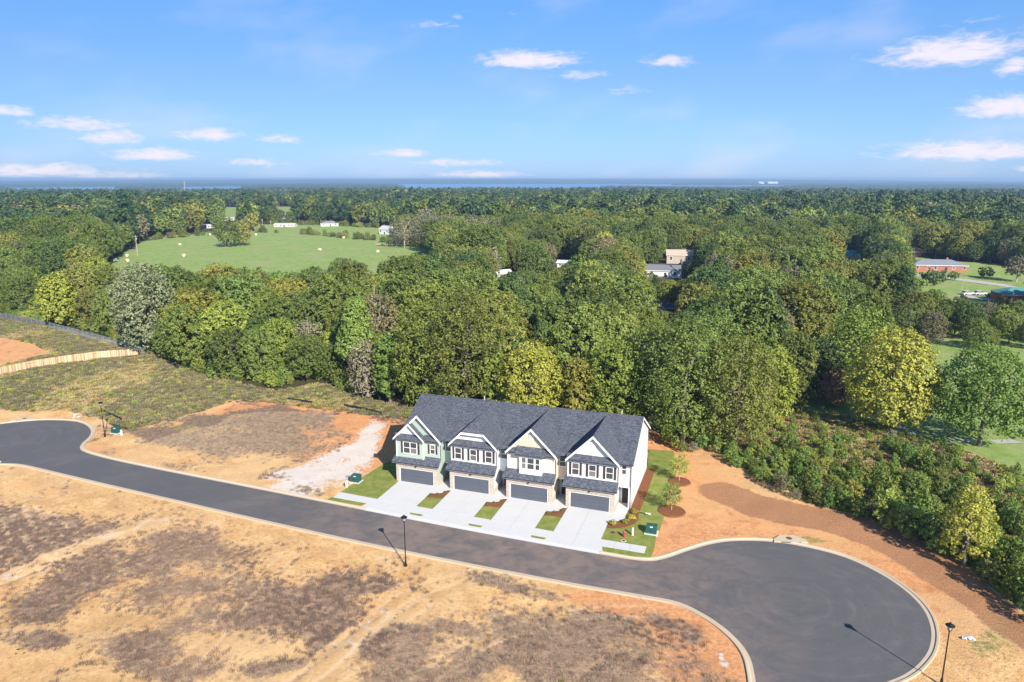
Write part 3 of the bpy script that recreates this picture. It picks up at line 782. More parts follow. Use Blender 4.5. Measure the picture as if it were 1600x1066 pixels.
def townhouse(k, name_label, body, recess, style):
    u0 = 7.87 * k
    root = empty('townhouse', (*W(u0, 0), 0.02), RA, name_label, 'townhouse', 'row of four attached townhouses')
    xl, xr = -.5, (7.36 if k < 3 else 7.29)
    # --- body: rear block with party walls; gables at both ends of the row
    yb = 15.4; yr = 3.4
    m = MB().box(xl + .005, xr - .005, yr, yb, -.1, 6.0)
    m.build('wall', body, root)
    if k == 0: MB().prism([(xl, 1.9, 3.0), (xl, 3.398, 3.0), (xl, 3.398, -.1), (xl, yb, -.1), (xl, yb, 6.0), (xl, 8.7, 9.7), (xl, 1.9, 6.05)], (.12, 0, 0)).build('gable_wall', body, root)
    if k == 3: MB().prism([(xr, 1.9, -.1), (xr, yb + .003, -.1), (xr, yb + .003, 6.0), (xr, 8.7, 9.7), (xr, 1.9, 6.05)], (-.12, 0, 0)).build('gable_wall', body, root)
    # --- upper recess wall beside the front box (second floor over the porch)
    wall_box('recess_wall', recess, root, 5.86, xr - .13 if k == 3 else xr, 2.0, 3.39, 2.75, 6.02)
    MB().box(5.86, xr - .135 if k == 3 else xr, 1.97, 1.998, 2.72, 2.86).build('band_board', M_TRIM, root)
    window(root, 6.4 if k < 3 else 6.33, 5.1, .78 if k < 3 else .5, 1.2, 2.0)
    # --- garage block
    ge = 5.6
    m = MB()
    m.box(-.5, -.02, 0, .22, -.1, 2.95).box(5.05, ge, 0, .22, -.1, 2.95).box(-.02, 5.05, 0, .22, 2.1, 2.95)
    m.build('brick_front', M_BRICK, root)
    for a in range(24):
        pass
    # soldier course over the door: each brick stands on end, one joined part
    m = MB()
    for a in range(44):
        x = -.02 + a * .1155; m.box(x + .008, x + .105, -.018, -.001, 2.16, 2.38)
    sc = m.build('soldier_course', M_BRICK, root)
    wall_box('garage_wall', body, root, ge - .12, ge, .222, 3.39, .75, 2.95)
    wall_box('garage_wall', body, root, -.5, -.38, .222, 3.39, .75, 2.95)
    wall_box('brick_base', M_BRICK, root, ge - .12, ge + .03, .222, 3.385, -.1, .75)
    wall_box('brick_base', M_BRICK, root, -.53, -.38, .222, 3.385, -.1, .75)
    g = MB().box(-.02, .07, .03, .16, 0.05, 2.1).box(4.96, 5.05, .03, .16, .05, 2.1).box(.07, 4.96, .03, .16, 2.02, 2.1).build('door_trim', M_TRIM, root)
    gd = MB().box(.07, 4.96, .15, .18, .05, 2.02).build('garage_door', M_GAR, root)
    pm = None
    for r_ in range(4):
        mb = MB()
        z0 = .075 + r_ * .485
        mb.box(.09, 4.94, .125, .149, z0, z0 + .465)
        for c_ in range(8):
            mb.box(.16 + c_ * .6, .64 + c_ * .6, .114, .1249, z0 + .08, z0 + .385)
        mb.build('panel', M_GAR, gd)
    # wall lantern over the garage door
    m = MB().box(2.44, 2.56, -.06, -.02, 2.50, 2.70).box(2.45, 2.55, -.17, -.06, 2.66, 2.69).lathe([(.04, 2.42), (.07, 2.46), (.085, 2.62), (.10, 2.63), (.03, 2.70)], 2.5, -.17, 8)
    m.build('wall_lantern', M_BLACK, root)
    # --- skirt roof over the garage
    y0s, z0s, y1s, z1s = -.42, 3.02, .52, 3.95
    m = MB().slab([(-.92, y0s, z0s), (5.98, y0s, z0s), (5.98, y1s, z1s), (-.72, y1s, z1s)], .1)
    if True: m.slab([(-.92, y0s, z0s - .002), (-.72, y1s, z1s - .002), (-.55, 1.6, z1s - .2), (-.92, 1.6, z0s + .1)], .06)
    m.build('skirt_roof', M_SH, root)
    MB().box(-.9, 5.96, y0s + .005, y0s + .03, z0s - .2, z0s - .02).box(-.86, 5.92, y0s + .035, .2, z0s - .2, z0s - .17).build('skirt_fascia', M_TRIM, root)
    MB().box(-.93, 5.99, y0s - .09, y0s - .005, z0s - .11, z0s - .02).build('skirt_gutter', M_GUT, root)
    MB().prism([(5.86, y0s + .03, z0s - .17), (5.86, .6, z0s - .17), (5.86, .6, 3.9)], (.06, 0, 0)).build('skirt_end', body, root)
    MB().prism([(-.8, y0s + .03, z0s - .17), (-.8, .6, z0s - .17), (-.8, .6, 3.85)], (.06, 0, 0)).build('skirt_end', body, root)
    # --- upper front box
    bx0, bx1 = -.45, 5.85
    wall_box('upper_wall', body, root, bx0, bx1, .5, 3.39, 2.96, 6.6)
    for cx in (bx0, bx1 - .1): MB().box(cx - .02, cx + .12, .47, .53, 3.4, 6.3).build('corner_board', M_TRIM, root)
    if style == 'pair':
        wall_box('bay_wall', body, root, bx0 + .003, 3.62, .15, .5, 3.55, 6.4)
        for cx in (bx0, 3.52): MB().box(cx - .015, cx + .12, .12, .17, 3.55, 6.3).build('corner_board', M_TRIM, root)
        window(root, 1.62, 5.0, 1.9, 1.5, .15, cols=2)
        shutter(root, .42, 5.0, 1.62, .15); shutter(root, 2.86, 5.0, 1.62, .15)
        window(root, 4.75, 5.05, .62, 1.2, .5)
        shutter(root, 4.22, 5.05, 1.32, .5); shutter(root, 5.28, 5.05, 1.32, .5)
    elif style == 'bay':
        wall_box('bay_wall', M_TRIM, root, 1.2, 4.2, .12, .5, 3.5, 6.3)
        for cx, w in ((1.82, .5), (2.72, .85), (3.62, .5)): window(root, cx, 5.02, w, 1.4, .12)
    else:
        for cx in (.55, 2.68, 4.82):
            window(root, cx, 5.0, .82, 1.45, .5)
            shutter(root, cx - .66, 5.0, 1.62, .5); shutter(root, cx + .66, 5.0, 1.62, .5)
    # --- front gable: two slopes running back into the main roof
    gx0, gx1, gm, gz0, gz1 = -.65, 6.15, 2.75, 6.32, 9.72
    def vy(z): return 1.55 + (z - 6) / SL + .25
    top = gz1
    if style == 'clipped':
        cz = 8.15; xa, xb = gm - (gz1 - cz), gm + (gz1 - cz)
        ypk = 1.75
        l = [(gx0, 0, gz0), (xa, 0, cz), (gm, ypk, top), (gm, 8.55, top), (gx0, vy(gz0), gz0)]
        r_ = [(gx1, 0, gz0), (gx1, vy(gz0), gz0), (gm, 8.55, top), (gm, ypk, top), (xb, 0, cz)]
        MB().slab(l[::-1], .14).build('gable_roof', M_SH, root); MB().slab(r_[::-1], .14).build('gable_roof', M_SH, root)
        MB().slab([(xa, 0, cz), (xb, 0, cz), (gm, ypk, top)], .12).build('clipped_roof', M_SH, root)
        face = [(gx0 + .35, .5, gz0 + .2), (gx1 - .35, .5, gz0 + .2), (xb - .05, .5, cz - .05), (xa + .05, .5, cz - .05)]
        MB().prism(face, (0, .1, 0)).build('gable_face', body, root)
        m = MB()
        for (a, b) in (((gx0, gz0), (xa, cz)), ((xa, cz), (xb, cz)), ((xb, cz), (gx1, gz0))):
            m.prism([(a[0], -.04, a[1] - .015), (b[0], -.04, b[1] - .015), (b[0], -.04, b[1] - .30), (a[0], -.04, a[1] - .30)], (0, .05, 0))
        m.build('barge_board', M_TRIM, root)
    else:
        l = [(gx0, 0, gz0), (gm, 0, top), (gm, 8.55, top), (gx0, vy(gz0), gz0)]
        r_ = [(gx1, 0, gz0), (gx1, vy(gz0), gz0), (gm, 8.55, top), (gm, 0, top)]
        MB().slab(l[::-1], .14).build('gable_roof', M_SH, root); MB().slab(r_[::-1], .14).build('gable_roof', M_SH, root)
        face = [(gx0 + .35, .5, gz0 + .2), (gx1 - .35, .5, gz0 + .2), (gm, .5, top - .15)]
        MB().prism(face, (0, .1, 0)).build('gable_face', M_BATT if style == 'bay' else body, root)
        m = MB()
        for (a, b) in (((gx0, gz0), (gm, top)), ((gm, top), (gx1, gz0))):
            m.prism([(a[0], -.04, a[1] - .015), (b[0], -.04, b[1] - .015), (b[0], -.04, b[1] - .33), (a[0], -.04, a[1] - .33)], (0, .05, 0))
        m.build('barge_board', M_TRIM, root)
        if style == 'bay':
            for i in range(13):
                x = gm - 2.4 + i * .4; h = top - .35 - abs(x - gm)
                if h > gz0 + .5: MB().box(x - .025, x + .025, .465, .499, gz0 + .3, h).build('batten', M_BATT, root)
        if style in ('bay', 'full'):
            MB().prism([(gm - .33, .44, 8.15), (gm + .33, .44, 8.15), (gm + .33, .44, 8.75), (gm + .2, .44, 8.98), (gm - .2, .44, 8.98), (gm - .33, .44, 8.75)], (0, .05, 0)).build('gable_vent', M_TRIM, root)
            v = MB()
            for i in range(5): v.box(gm - .25, gm + .25, .425, .4399, 8.24 + i * .12, 8.30 + i * .12)
            v.build('louvre', M_SOFF, root)
    # soffit under the gable overhang, closed below
    MB().box(gx0 + .15, gx1 - .15, .06, .5, 6.28, 6.34).build('soffit', M_SOFF, root)
    # pent eave across the gable base
    def pent(x0, x1, ya, za, yb_, zb):
        return MB().slab([(x0, ya, za), (x1, ya, za), (x1, yb_, zb), (x0, yb_, zb)], .09).build('pent_roof', M_SH, root)
    if style == 'pair':
        # small white gable in front of the large one
        qx0, qx1, qm, qz = gx0 + .02, 3.95, 1.65, 8.58
        pent(qx0 + .1, qx1 - .1, -.36, 6.30, .12, 6.98)
        pent(qx1 - .3, gx1 - .12, .02, 6.33, .5, 6.98)
        ql = [(qx0, -.38, gz0), (qm, -.38, qz), (qm, .52, qz), (qx0, .52, gz0)]; qr = [(qx1, -.38, gz0), (qx1, .52, gz0), (qm, .52, qz), (qm, -.38, qz)]
        MB().slab(ql[::-1], .12).build('small_gable_roof', M_SH, root); MB().slab(qr[::-1], .12).build('small_gable_roof', M_SH, root)
        MB().prism([(qx0 + .3, .1, gz0 + .2), (qx1 - .3, .1, gz0 + .2), (qm, .1, qz - .12)], (0, .08, 0)).build('small_gable_face', M_TRIM, root)
        m = MB()
        for (a, b) in (((qx0, gz0), (qm, qz)), ((qm, qz), (qx1, gz0))):
            m.prism([(a[0], -.43, a[1] - .015), (b[0], -.43, b[1] - .015), (b[0], -.43, b[1] - .25), (a[0], -.43, a[1] - .25)], (0, .05, 0))
        m.build('barge_board', M_TRIM, root)
        MB().box(qx0 + .15, qx1 - .1, -.3, .15, 6.22, 6.27).build('soffit', M_SOFF, root)
    elif style == 'bay':
        pent(gx0 + .12, .78, .02, 6.33, .5, 6.85); pent(4.75, gx1 - .12, .02, 6.33, .5, 6.85)
        MB().slab([(.72, -.32, 6.28), (4.8, -.32, 6.28), (4.72, .5, 7.12), (.8, .5, 7.12)], .1).build('bay_roof', M_SH, root)
        MB().box(.8, 4.7, -.3, .12, 6.1, 6.18).build('soffit', M_SOFF, root)
        MB().box(.74, 4.78, -.31, -.28, 6.08, 6.2).build('fascia', M_GUT, root)
    else:
        pent(gx0 + .12, gx1 - .12, .02, 6.33, .5, 7.0)
    MB().box(gx0 + .1, gx1 - .1, -.02 if style != 'pair' else .0, .018, 6.2, 6.3).build('eave_fascia', M_GUT, root)
    # --- main roof
    rx0 = -.78 if k == 0 else -.5; rx1 = 7.37 if k < 3 else 7.55
    dy_, dz_ = 0.0, 0.0
    front = [(rx0, 1.5, main_z(1.5)), (rx1, 1.5, main_z(1.5)), (rx1, 8.7, 9.85), (rx0, 8.7, 9.85)]
    back = [(rx0, 8.7, 9.85), (rx1, 8.7, 9.85), (rx1, 15.9, main_z(1.5)), (rx0, 15.9, main_z(1.5))]
    MB().slab(front, .16).build('main_roof', M_SH, root); MB().slab(back, .16).build('main_roof', M_SH, root)
    MB().slab([(rx0, 8.5, 9.80), (rx1, 8.5, 9.80), (rx1, 8.7, 9.90), (rx0, 8.7, 9.90)], .04).slab([(rx0, 8.7, 9.90), (rx1, 8.7, 9.90), (rx1, 8.9, 9.80), (rx0, 8.9, 9.80)], .04).build('ridge_cap', M_SH, root)
    for sx, on in ((rx0, k == 0), (rx1 - .04, k == 3)):
        if on:
            m = MB()
            for (a, b) in (((1.5, main_z(1.5)), (8.7, 9.85)), ((8.7, 9.85), (15.9, main_z(1.5)))):
                m.prism([(sx, a[0], a[1] - .02), (sx, b[0], b[1] - .02), (sx, b[0], b[1] - .30), (sx, a[0], a[1] - .30)], (.045, 0, 0))
            m.build('rake_board', M_TRIM, root)
    MB().box(5.9, rx1 - (.2 if k == 3 else 0), 1.40, 1.50, 5.83, 5.94).box(5.88, 5.98, 1.42, 1.52, 5.6, 5.9).build('gutter', M_GUT, root)
    MB().box(5.9, rx1 - .2, 1.5, 2.0, 5.78, 5.82).build('soffit', M_SOFF, root)
    MB().box(rx0 + .2, rx1 - .2, 15.86, 15.97, 5.78, 5.9).build('gutter', M_GUT, root)
    # downspouts
    m = MB().tube([(5.9, .42, 6.25), (5.9, .42, 4.1), (5.9, .30, 4.0)], .045, 6)
    m.build('downspout', M_GUT, root)
    if k < 3:
        MB().tube([(-.58 + 7.87, .12, 2.8), (-.58 + 7.87, .12, .15)], .045, 6).build('downspout', M_GUT, root)
    if k == 3:
        MB().tube([(xr - .08, 1.45, 5.9), (xr - .08, 1.88, 5.5), (xr - .08, 1.88, .2), (xr + .05, 1.7, .12), (xr + 2.3, .9, .1)], .045, 6).build('downspout', M_GUT, root)
        wall_box('corner_post', M_TRIM, root, xr - .32, xr - .125, 1.9, 2.1, 0, 2.74)
        wall_box('brick_pier', M_BRICK, root, xr - .12, xr + .02, 1.87, 3.0, -.1, .9)
        window_x(root, 3.4, 1.5, .9, 1.2, xr)
        for nm, (a, b) in (('exhaust_hood', (6.2, 3.2)), ('exhaust_hood', (10.5, 4.6))): MB().box(xr, xr + .12, a, a + .2, b, b + .2).build(nm, M_TRIM, root)
    else:
        wall_box('corner_post', M_TRIM, root, xr - .42, xr - .24, 1.98, 2.14, 0, 2.72)
    # entry: door in the back wall of the porch
    dx = 6.45
    d = MB().box(dx - .5, dx + .5, 3.3, 3.395, .05, 2.3).build('front_door', M_SHUT, root)
    MB().box(dx - .6, dx - .5, 3.28, 3.38, .05, 2.4).box(dx + .5, dx + .6, 3.28, 3.38, .05, 2.4).box(dx - .5, dx + .5, 3.28, 3.38, 2.3, 2.4).build('frame', M_TRIM, d)
    MB().box(dx + .38, dx + .43, 3.25, 3.30, 1.0, 1.12).build('handle', M_METAL, d)
    # vent stacks on the rear slope
    if True:
        for vx in ((), (1.0,), (), (4.6,))[k]:
            MB().tube([(vx, 9.0, 9.4), (vx, 9.0, 10.3)], .05, 8).build('vent_pipe', M_SOFF, root)
    # rear: patio door and windows
    for cx in (1.2, 3.6, 5.9):
        m = MB().box(cx - .5, cx + .5, yb, yb + .05, 4.0, 5.4).build('window', M_TRIM, root); MB().box(cx - .42, cx + .42, yb + .05, yb + .06, 4.08, 5.32).build('pane', M_GLASS, m)
    m = MB().box(2.2, 4.2, yb, yb + .05, 0, 2.2).build('patio_door', M_TRIM, root); MB().box(2.3, 4.1, yb + .05, yb + .06, .1, 2.1).build('pane', M_GLASS, m)
    return root

def transformer(u, v, rz, label, pedestal=None):
    root = empty('transformer_box', (*W(u, v), .05), rz, label, 'utility box', 'green electrical boxes')
    g = flat('green_enamel', (.022, .085, .07), .45, .4, .1)
    MB().box(-.75, .75, -.6, .65, -.12, .10).build('concrete_pad', M_CONC, root)
    m = MB(); prof = [(-.45, .10), (-.45, .72), (-.38, .80), (.05, .98), (.5, .98), (.5, .10)]
    m.prism([(-.6, y, z) for y, z in prof], (1.2, 0, 0)); m.build('cabinet', g, root)
    MB().slab([(-.62, -.47, .80), (.62, -.47, .80), (.62, .02, 1.0), (-.62, .02, 1.0)], .04).build('lid', g, root)
    MB().box(-.15, .18, -.40, -.1, .845, .90).build('warning_label', flat('white_sticker', (.75, .75, .72)), root)
    MB().box(-.05, .05, -.50, -.45, .4, .55).build('latch', M_BLACK, root)
    return root
def build_plot():
    LAWN = lawn_mat(); MUL = mulch_mat()
    def st(o, label): tag(o, label, kind='structure'); return o
    def wob(pts, amp=.1, step=.7):
        out = []
        for (a, b), (c, d) in zip(pts, pts[1:] + pts[:1]):
            n = max(1, int(math.hypot(c - a, d - b) / step))
            for i in range(n): out.append((a + (c - a) * i / n + rnd.uniform(-amp, amp), b + (d - b) * i / n + rnd.uniform(-amp, amp)))
        return out
    st(sheet_uv('lawn', wob([(-5.8, -5.65), (-.17, -5.88), (-.17, .0), (-.52, .1), (-.52, 9), (-4.0, 9), (-5.0, 5.0), (-5.5, 0)], .05), LAWN, .055), 'green turf beside the green townhouse')
    st(sheet_uv('lawn', [(-6.2, -8.0), (-1.2, -8.05), (-.9, -7.35), (-6.1, -7.2)], LAWN, .05), 'narrow grass verge left of the driveways')
    for k in range(3):
        u0 = 7.87 * k
        a, b = u0 + 5.45, u0 + 7.69
        st(sheet_uv('lawn', [(a, sw_back(a)), (b, sw_back(b)), (b, -3.0), (a, -3.2)], LAWN, .06), 'small grass strip between two driveways')
        mp = [(a, -3.35), (b - .6, -2.9), (b, -2.5), (b + .25, -.35), (b - .5, -.5), (a + 1.5, -1.4), (a + .7, -1.95), (a, -2.05)]
        st(sheet_uv('mulch', mp, MUL, .075), 'bark mulch bed at the end of a grass strip')
        vb = sw_back(a) - 1.75
        st(sheet_uv('lawn', [(a + .25, vb - .50), (b - .45, vb - .54), (b - .35, vb - .1), (a + .1, vb - .06)], LAWN, .094), 'tiny grass patch at the kerb between driveways')
    px = [(1013,703),(1052,705),(1058,735),(1046,770),(1037,811),(1026,838),(1020,866)]
    pl = [G(*q) for q in px]
    def uv(x, y): return ((x - RO[0]) * UX + (y - RO[1]) * UY, (x - RO[0]) * VX + (y - RO[1]) * VY)
    right = [uv(*q) for q in pl]
    low = [(34.9, -9.0), (29.2, -9.3), (29.05, -8.85), (28.86, -6.75), (28.86, -3.8), (30.6, -.6), (30.9, 2.0), (30.9, 16.5)]
    st(sheet_uv('lawn', wob(right + low, .06), LAWN, .05), 'turf around the right end of the townhouse row')
    st(sheet_uv('mulch', [(28.87, -2.1), (30.0, -1.9), (30.65, -1.0), (30.86, .3), (30.95, 15.3), (32.1, 15.3), (32.2, 8), (32.1, .9), (32.3, -.6), (32.0, -1.9), (31.2, -3.0), (30.2, -3.7), (28.9, -3.95)], MUL, .08), 'curved bark mulch bed with yellow shrubs by the end townhouse')
    # straw coloured soil at the back
    # young trees, shrubs and fittings
    for (px_, py_, hy, s, lab) in ((1061, 753, 712, 1.0, 'young street tree in a mulch ring beside the rear lawn'), (1049, 799, 756, .9, 'thin young tree in the mulch ring nearest the street')):
        X, Y = G(px_, py_); h = height_for(px_, py_, hy)
        rr = 1.55 if s == 1.0 else 1.75
        ring = MB(); ring.lathe([(rr, .0), (rr * .93, .10), (rr * .6, .16), (.15, .18)], 0, 0, 26)
        o = ring.build('mulch_ring', MUL, None, (X, Y, .02)); tag(o, 'round bark mulch ring under ' + ('the rear young tree' if s == 1 else 'the front young tree'), 'mulch ring')
        young_tree(X, Y, h, lab)
    labs = ['yellow shrub in the mulch bed nearest the driveway', 'yellow shrub second from the driveway in the mulch bed', 'yellow shrub third from the driveway in the mulch bed', 'yellow shrub nearest the house corner']
    for (u, v), lab in zip(((29.6, -2.85), (31.0, -1.95), (31.55, -.8), (31.6, .85)), labs):
        X, Y = W(u, v); bush(X, Y, .07, .42, .5, 'gold', lab, 'yellow shrubs in the mulch bed', 'yellow_shrub')
    for k in range(3):
        for i, (du, dv) in enumerate(((5.8, -2.6), (6.5, -2.1), (7.2, -1.3))):
            X, Y = W(7.87 * k + du, dv); bush(X, Y, .07, .13, .22, 'dark', ('tiny shrub nearest the drive', 'tiny shrub in the middle', 'tiny shrub nearest the wall')[i] + ' of the ' + ('left', 'middle', 'right')[k] + ' mulch strip', 'tiny shrubs in the mulch strips', 'small_shrub')
    transformer(34.25, -3.4, RA, 'green transformer box on a pad in the right lawn')
    transformer(-5.6, -2.0, RA, 'green transformer box on a pad left of the driveways')
    X, Y = G(182, 677); c = transformer(0, 0, RA, 'green transformer box near the left street lamp'); c.location = (X, Y, .05)
    PW = flat('white_plastic', (.75, .74, .70), .5)
    def pedestal(X, Y, h, w, lab):
        r_ = empty('utility_pedestal', (X, Y, .03), RA, lab, 'utility pedestal')
        MB().box(-w / 2, w / 2, -w / 2, w / 2, -.05, h * .8).build('post', PW, r_)
        MB().slab([(-w * .6, -w * .6, h * .8 + .02), (w * .6, -w * .6, h * .8 + .02), (w * .6, w * .6, h * .8 + .02), (-w * .6, w * .6, h * .8 + .02)], .02).lathe([(w * .62, h * .8), (w * .5, h), (.02, h * 1.02)], 0, 0, 8).build('cap', PW, r_)
    pedestal(*W(32.3, -4.65), .95, .18, 'white utility marker post beside the red hydrant')
    pedestal(*G(542, 762), .9, .22, 'white utility pedestal beside the middle green box')
    pedestal(*G(190, 680), .85, .22, 'white utility pedestal beside the left green box')
    # hydrant
    r_ = empty('fire_hydrant', (*W(31.45, -5.35), .05), RA, 'red fire hydrant in the right front lawn', 'hydrant')
    red = flat('hydrant_red', (.42, .05, .045), .5, .4)
    MB().lathe([(.20, 0), (.20, .05), (.13, .07), (.13, .5), (.17, .52), (.17, .58), (.14, .66), (.07, .76), (.03, .80)], 0, 0, 14).build('barrel', red, r_)
    MB().tube([(-.26, 0, .44), (.26, 0, .44)], .065, 8).build('side_outlet', red, r_)
    MB().tube([(0, -.26, .42), (0, 0, .42)], .09, 8).build('front_outlet', red, r_)
    MB().box(-.03, .03, -.03, .03, .80, .86).build('nut', red, r_)
    for (u, v, c, lab) in ((30.0, -4.75, (.12, .07, .05), 'brown meter lid in a bare patch near the driveway'), (31.55, -6.3, (.6, .57, .45), 'pale meter ring in the lawn in front of the hydrant')):
        r_ = empty('water_meter', (*W(u, v), .05), RA, lab, 'meter lid')
        MB().lathe([(.30, -.02), (.30, .02), (.22, .03), (.22, .02)], 0, 0, 18).build('ring', flat('ring_' + lab.split()[0], c), r_)
        MB().lathe([(.19, .0), (.19, .025), (.02, .028)], 0, 0, 18).build('lid', flat('lid_' + lab.split()[0], (.09, .05, .04)), r_)
    r_ = MB().slab([(-.35, -.12, .06), (.25, -.15, .05), (.35, 0, .08), (.25, .15, .05), (-.35, .12, .06)], .05).build('splash_block', PW, None, (*W(33.2, 1.3), .05)); r_.rotation_euler = (0, 0, RA); tag(r_, 'white downspout splash block on the lawn', 'splash block')
# ------------------------------------------------------------------ trees
SPEC = {  # leaf colours: dark, mid, light
 'green': ((0.073, 0.106, 0.022), (0.152, 0.205, 0.043), (0.277, 0.329, 0.076)),
 'dark': ((0.046, 0.08, 0.026), (0.099, 0.146, 0.039), (0.172, 0.223, 0.059)),
 'olive': ((0.092, 0.112, 0.024), (0.198, 0.213, 0.045), (0.343, 0.342, 0.08)),
 'lime': ((0.145, 0.193, 0.032), (0.264, 0.323, 0.054), (0.422, 0.46, 0.097)),
 'gold': ((0.2, 0.205, 0.03), (0.36, 0.355, 0.055), (0.55, 0.53, 0.13)),
 'pale': ((0.1, 0.125, 0.055), (0.18, 0.21, 0.1), (0.3, 0.325, 0.185)),
 'straw': ((0.176, 0.142, 0.061), (0.365, 0.284, 0.135), (0.581, 0.466, 0.257)),
 'brown': ((0.11, 0.105, 0.055), (0.2, 0.18, 0.1), (0.3, 0.265, 0.16)),
 'rust': ((0.15, 0.08, 0.045), (0.27, 0.16, 0.095), (0.38, 0.25, 0.16)),
 'bright': ((0.092, 0.155, 0.028), (0.165, 0.249, 0.048), (0.277, 0.361, 0.086)),
 'pine': ((0.029, 0.062, 0.028), (0.066, 0.112, 0.045), (0.119, 0.174, 0.067)),
}
def leaf_mat(kind):
    d, m_, l_ = SPEC[kind]
    t = NT('leaves_' + kind, .55, .25)
    oi = t.n('ShaderNodeObjectInfo')
    g = t.n('ShaderNodeNewGeometry')
    cl = t.noise(.55, 3, .6)
    v = t.math('ADD', t.math('MULTIPLY', g.outputs['Random Per Island'], .24), t.math('MULTIPLY', cl, .88))
    v = t.math('ADD', v, t.math('MULTIPLY', t.math('SUBTRACT', oi.outputs['Random'], .5), .45))
    c = t.ramp(v, [(.2, d), (.55, m_), (1.0, l_)])
    # each tree leans a little to yellow-brown or to blue-green
    r2 = t.math('FRACT', t.math('MULTIPLY', oi.outputs['Random'], 7.31))
    c = t.mix(t.step(r2, .62, 1.0, 0, .5), c, t.mix(1.0, c, (1.3, 1.08, .8), 'MULTIPLY'))
    c = t.mix(t.step(r2, 0, .3, .55, 0), c, t.mix(1.0, c, (.72, .95, 1.15), 'MULTIPLY'))
    t.color(c)
    tr = t.n('ShaderNodeBsdfTranslucent'); t.l(t.mix(1.0, c, (1.25, 1.3, .6), 'MULTIPLY'), tr.inputs[0])
    ms = t.n('ShaderNodeMixShader'); ms.inputs[0].default_value = .2
    t.l(t.b.outputs[0], ms.inputs[1]); t.l(tr.outputs[0], ms.inputs[2]); t.l(ms.outputs[0], t.out.inputs[0])
    return t.m
LEAF = {k: leaf_mat(k) for k in SPEC}
def bark_mat(name, a, b):
    t = NT(name, .9, .15); n = t.noise(3, 5, .7, vec=t.mapv(t.pos(), scale=(3, 3, .6))); t.color(t.mix(n, a, b)); t.bump(n, .6, .03); return t.m
BARK = bark_mat('bark', (.09, .07, .055), (.24, .20, .165)); BARKP = bark_mat('pale_bark', (.30, .26, .21), (.50, .45, .39))

def leaf_quads(C, Nrm, size, rng, tilt=.42):
    n = len(C)
    N = Nrm + rng.normal(0, tilt, (n, 3)); N /= np.linalg.norm(N, axis=1)[:, None] + 1e-9
    T = np.cross(N, rng.normal(0, 1, (n, 3))); T /= np.linalg.norm(T, axis=1)[:, None] + 1e-9
    B = np.cross(N, T)
    s = size * rng.uniform(.6, 1.35, (n, 1))
    V = np.stack([C + T * s, C + B * s * .62 + N * s * .12, C - T * s, C - B * s * .62 - N * s * .12], 1).reshape(-1, 3)
    return V, np.arange(n * 4).reshape(-1, 4)
def crown_points(rng, rx, z0, z1, lobes, clumps, per, lobe_r, shape='round', clump_r=.55):
    """leaf centres and normals: lobes spread over a dome, each lobe covered by small clumps"""
    zc = (z0 + z1) / 2; rz = (z1 - z0) / 2
    LC = []; LR = []
    for i in range(lobes):
        f = (i + .5) / lobes
        zz = 1 - 2 * f * .92; th = i * 2.39996 + rng.uniform(-.3, .3)
        rr = math.sqrt(max(0, 1 - zz * zz))
        if shape == 'cone': rad = (1 - (zz + 1) / 2) ** .8 * 1.05 + .12; rr = rad
        elif shape == 'tall': rr = rr ** .7
        elif shape == 'egg': rr = rr ** .75 * (1 - .42 * max(0, (zz + .3) / 1.3))
        k = rng.uniform(.62, .9)
        lr = lobe_r * rng.uniform(.7, 1.25) * (1 if shape != 'cone' else (.55 + .5 * rad))
        LC.append((math.cos(th) * rr * (rx - lr * .55) * (.85 + .3 * k) * .95, math.sin(th) * rr * (rx - lr * .55) * (.85 + .3 * k) * .95, zc + zz * (rz - lr * .6) * (.9 + .15 * k)))
        LR.append(lr)
    LC = np.array(LC); LR = np.array(LR)
    D = rng.normal(0, 1, (lobes, clumps, 3)); D[..., 2] = D[..., 2] * .9 + .12
    D /= np.linalg.norm(D, axis=2)[..., None]
    CP = LC[:, None] + D * (LR[:, None, None] * rng.uniform(.82, 1.08, (lobes, clumps, 1))) * np.array([1, 1, .8])
    CP = CP.reshape(-1, 3); DN = D.reshape(-1, 3)
    # drop clumps buried deep inside another lobe
    dd = np.linalg.norm((CP[:, None] - LC[None]) / np.array([1, 1, .8]), axis=2) / LR[None]
    keep = dd.min(1) > .66
    CP, DN = CP[keep], DN[keep]
    out = (CP - np.array([0, 0, zc - rz * .2])); out /= np.linalg.norm(out, axis=1)[:, None] + 1e-9
    n = len(CP)
    rnd3 = rng.normal(0, 1, (n, per, 3)); rnd3 /= np.linalg.norm(rnd3, axis=2)[..., None] + 1e-9
    rnd3 *= rng.uniform(.3, 1, (n, per, 1)) * clump_r
    C = (CP[:, None] + rnd3).reshape(-1, 3)
    N = (DN * .5 + out * .5)[:, None] * .8 + rnd3 / clump_r * .9
    N = N.reshape(-1, 3); N[:, 2] += .35; N /= np.linalg.norm(N, axis=1)[:, None] + 1e-9
    return C, N, LC
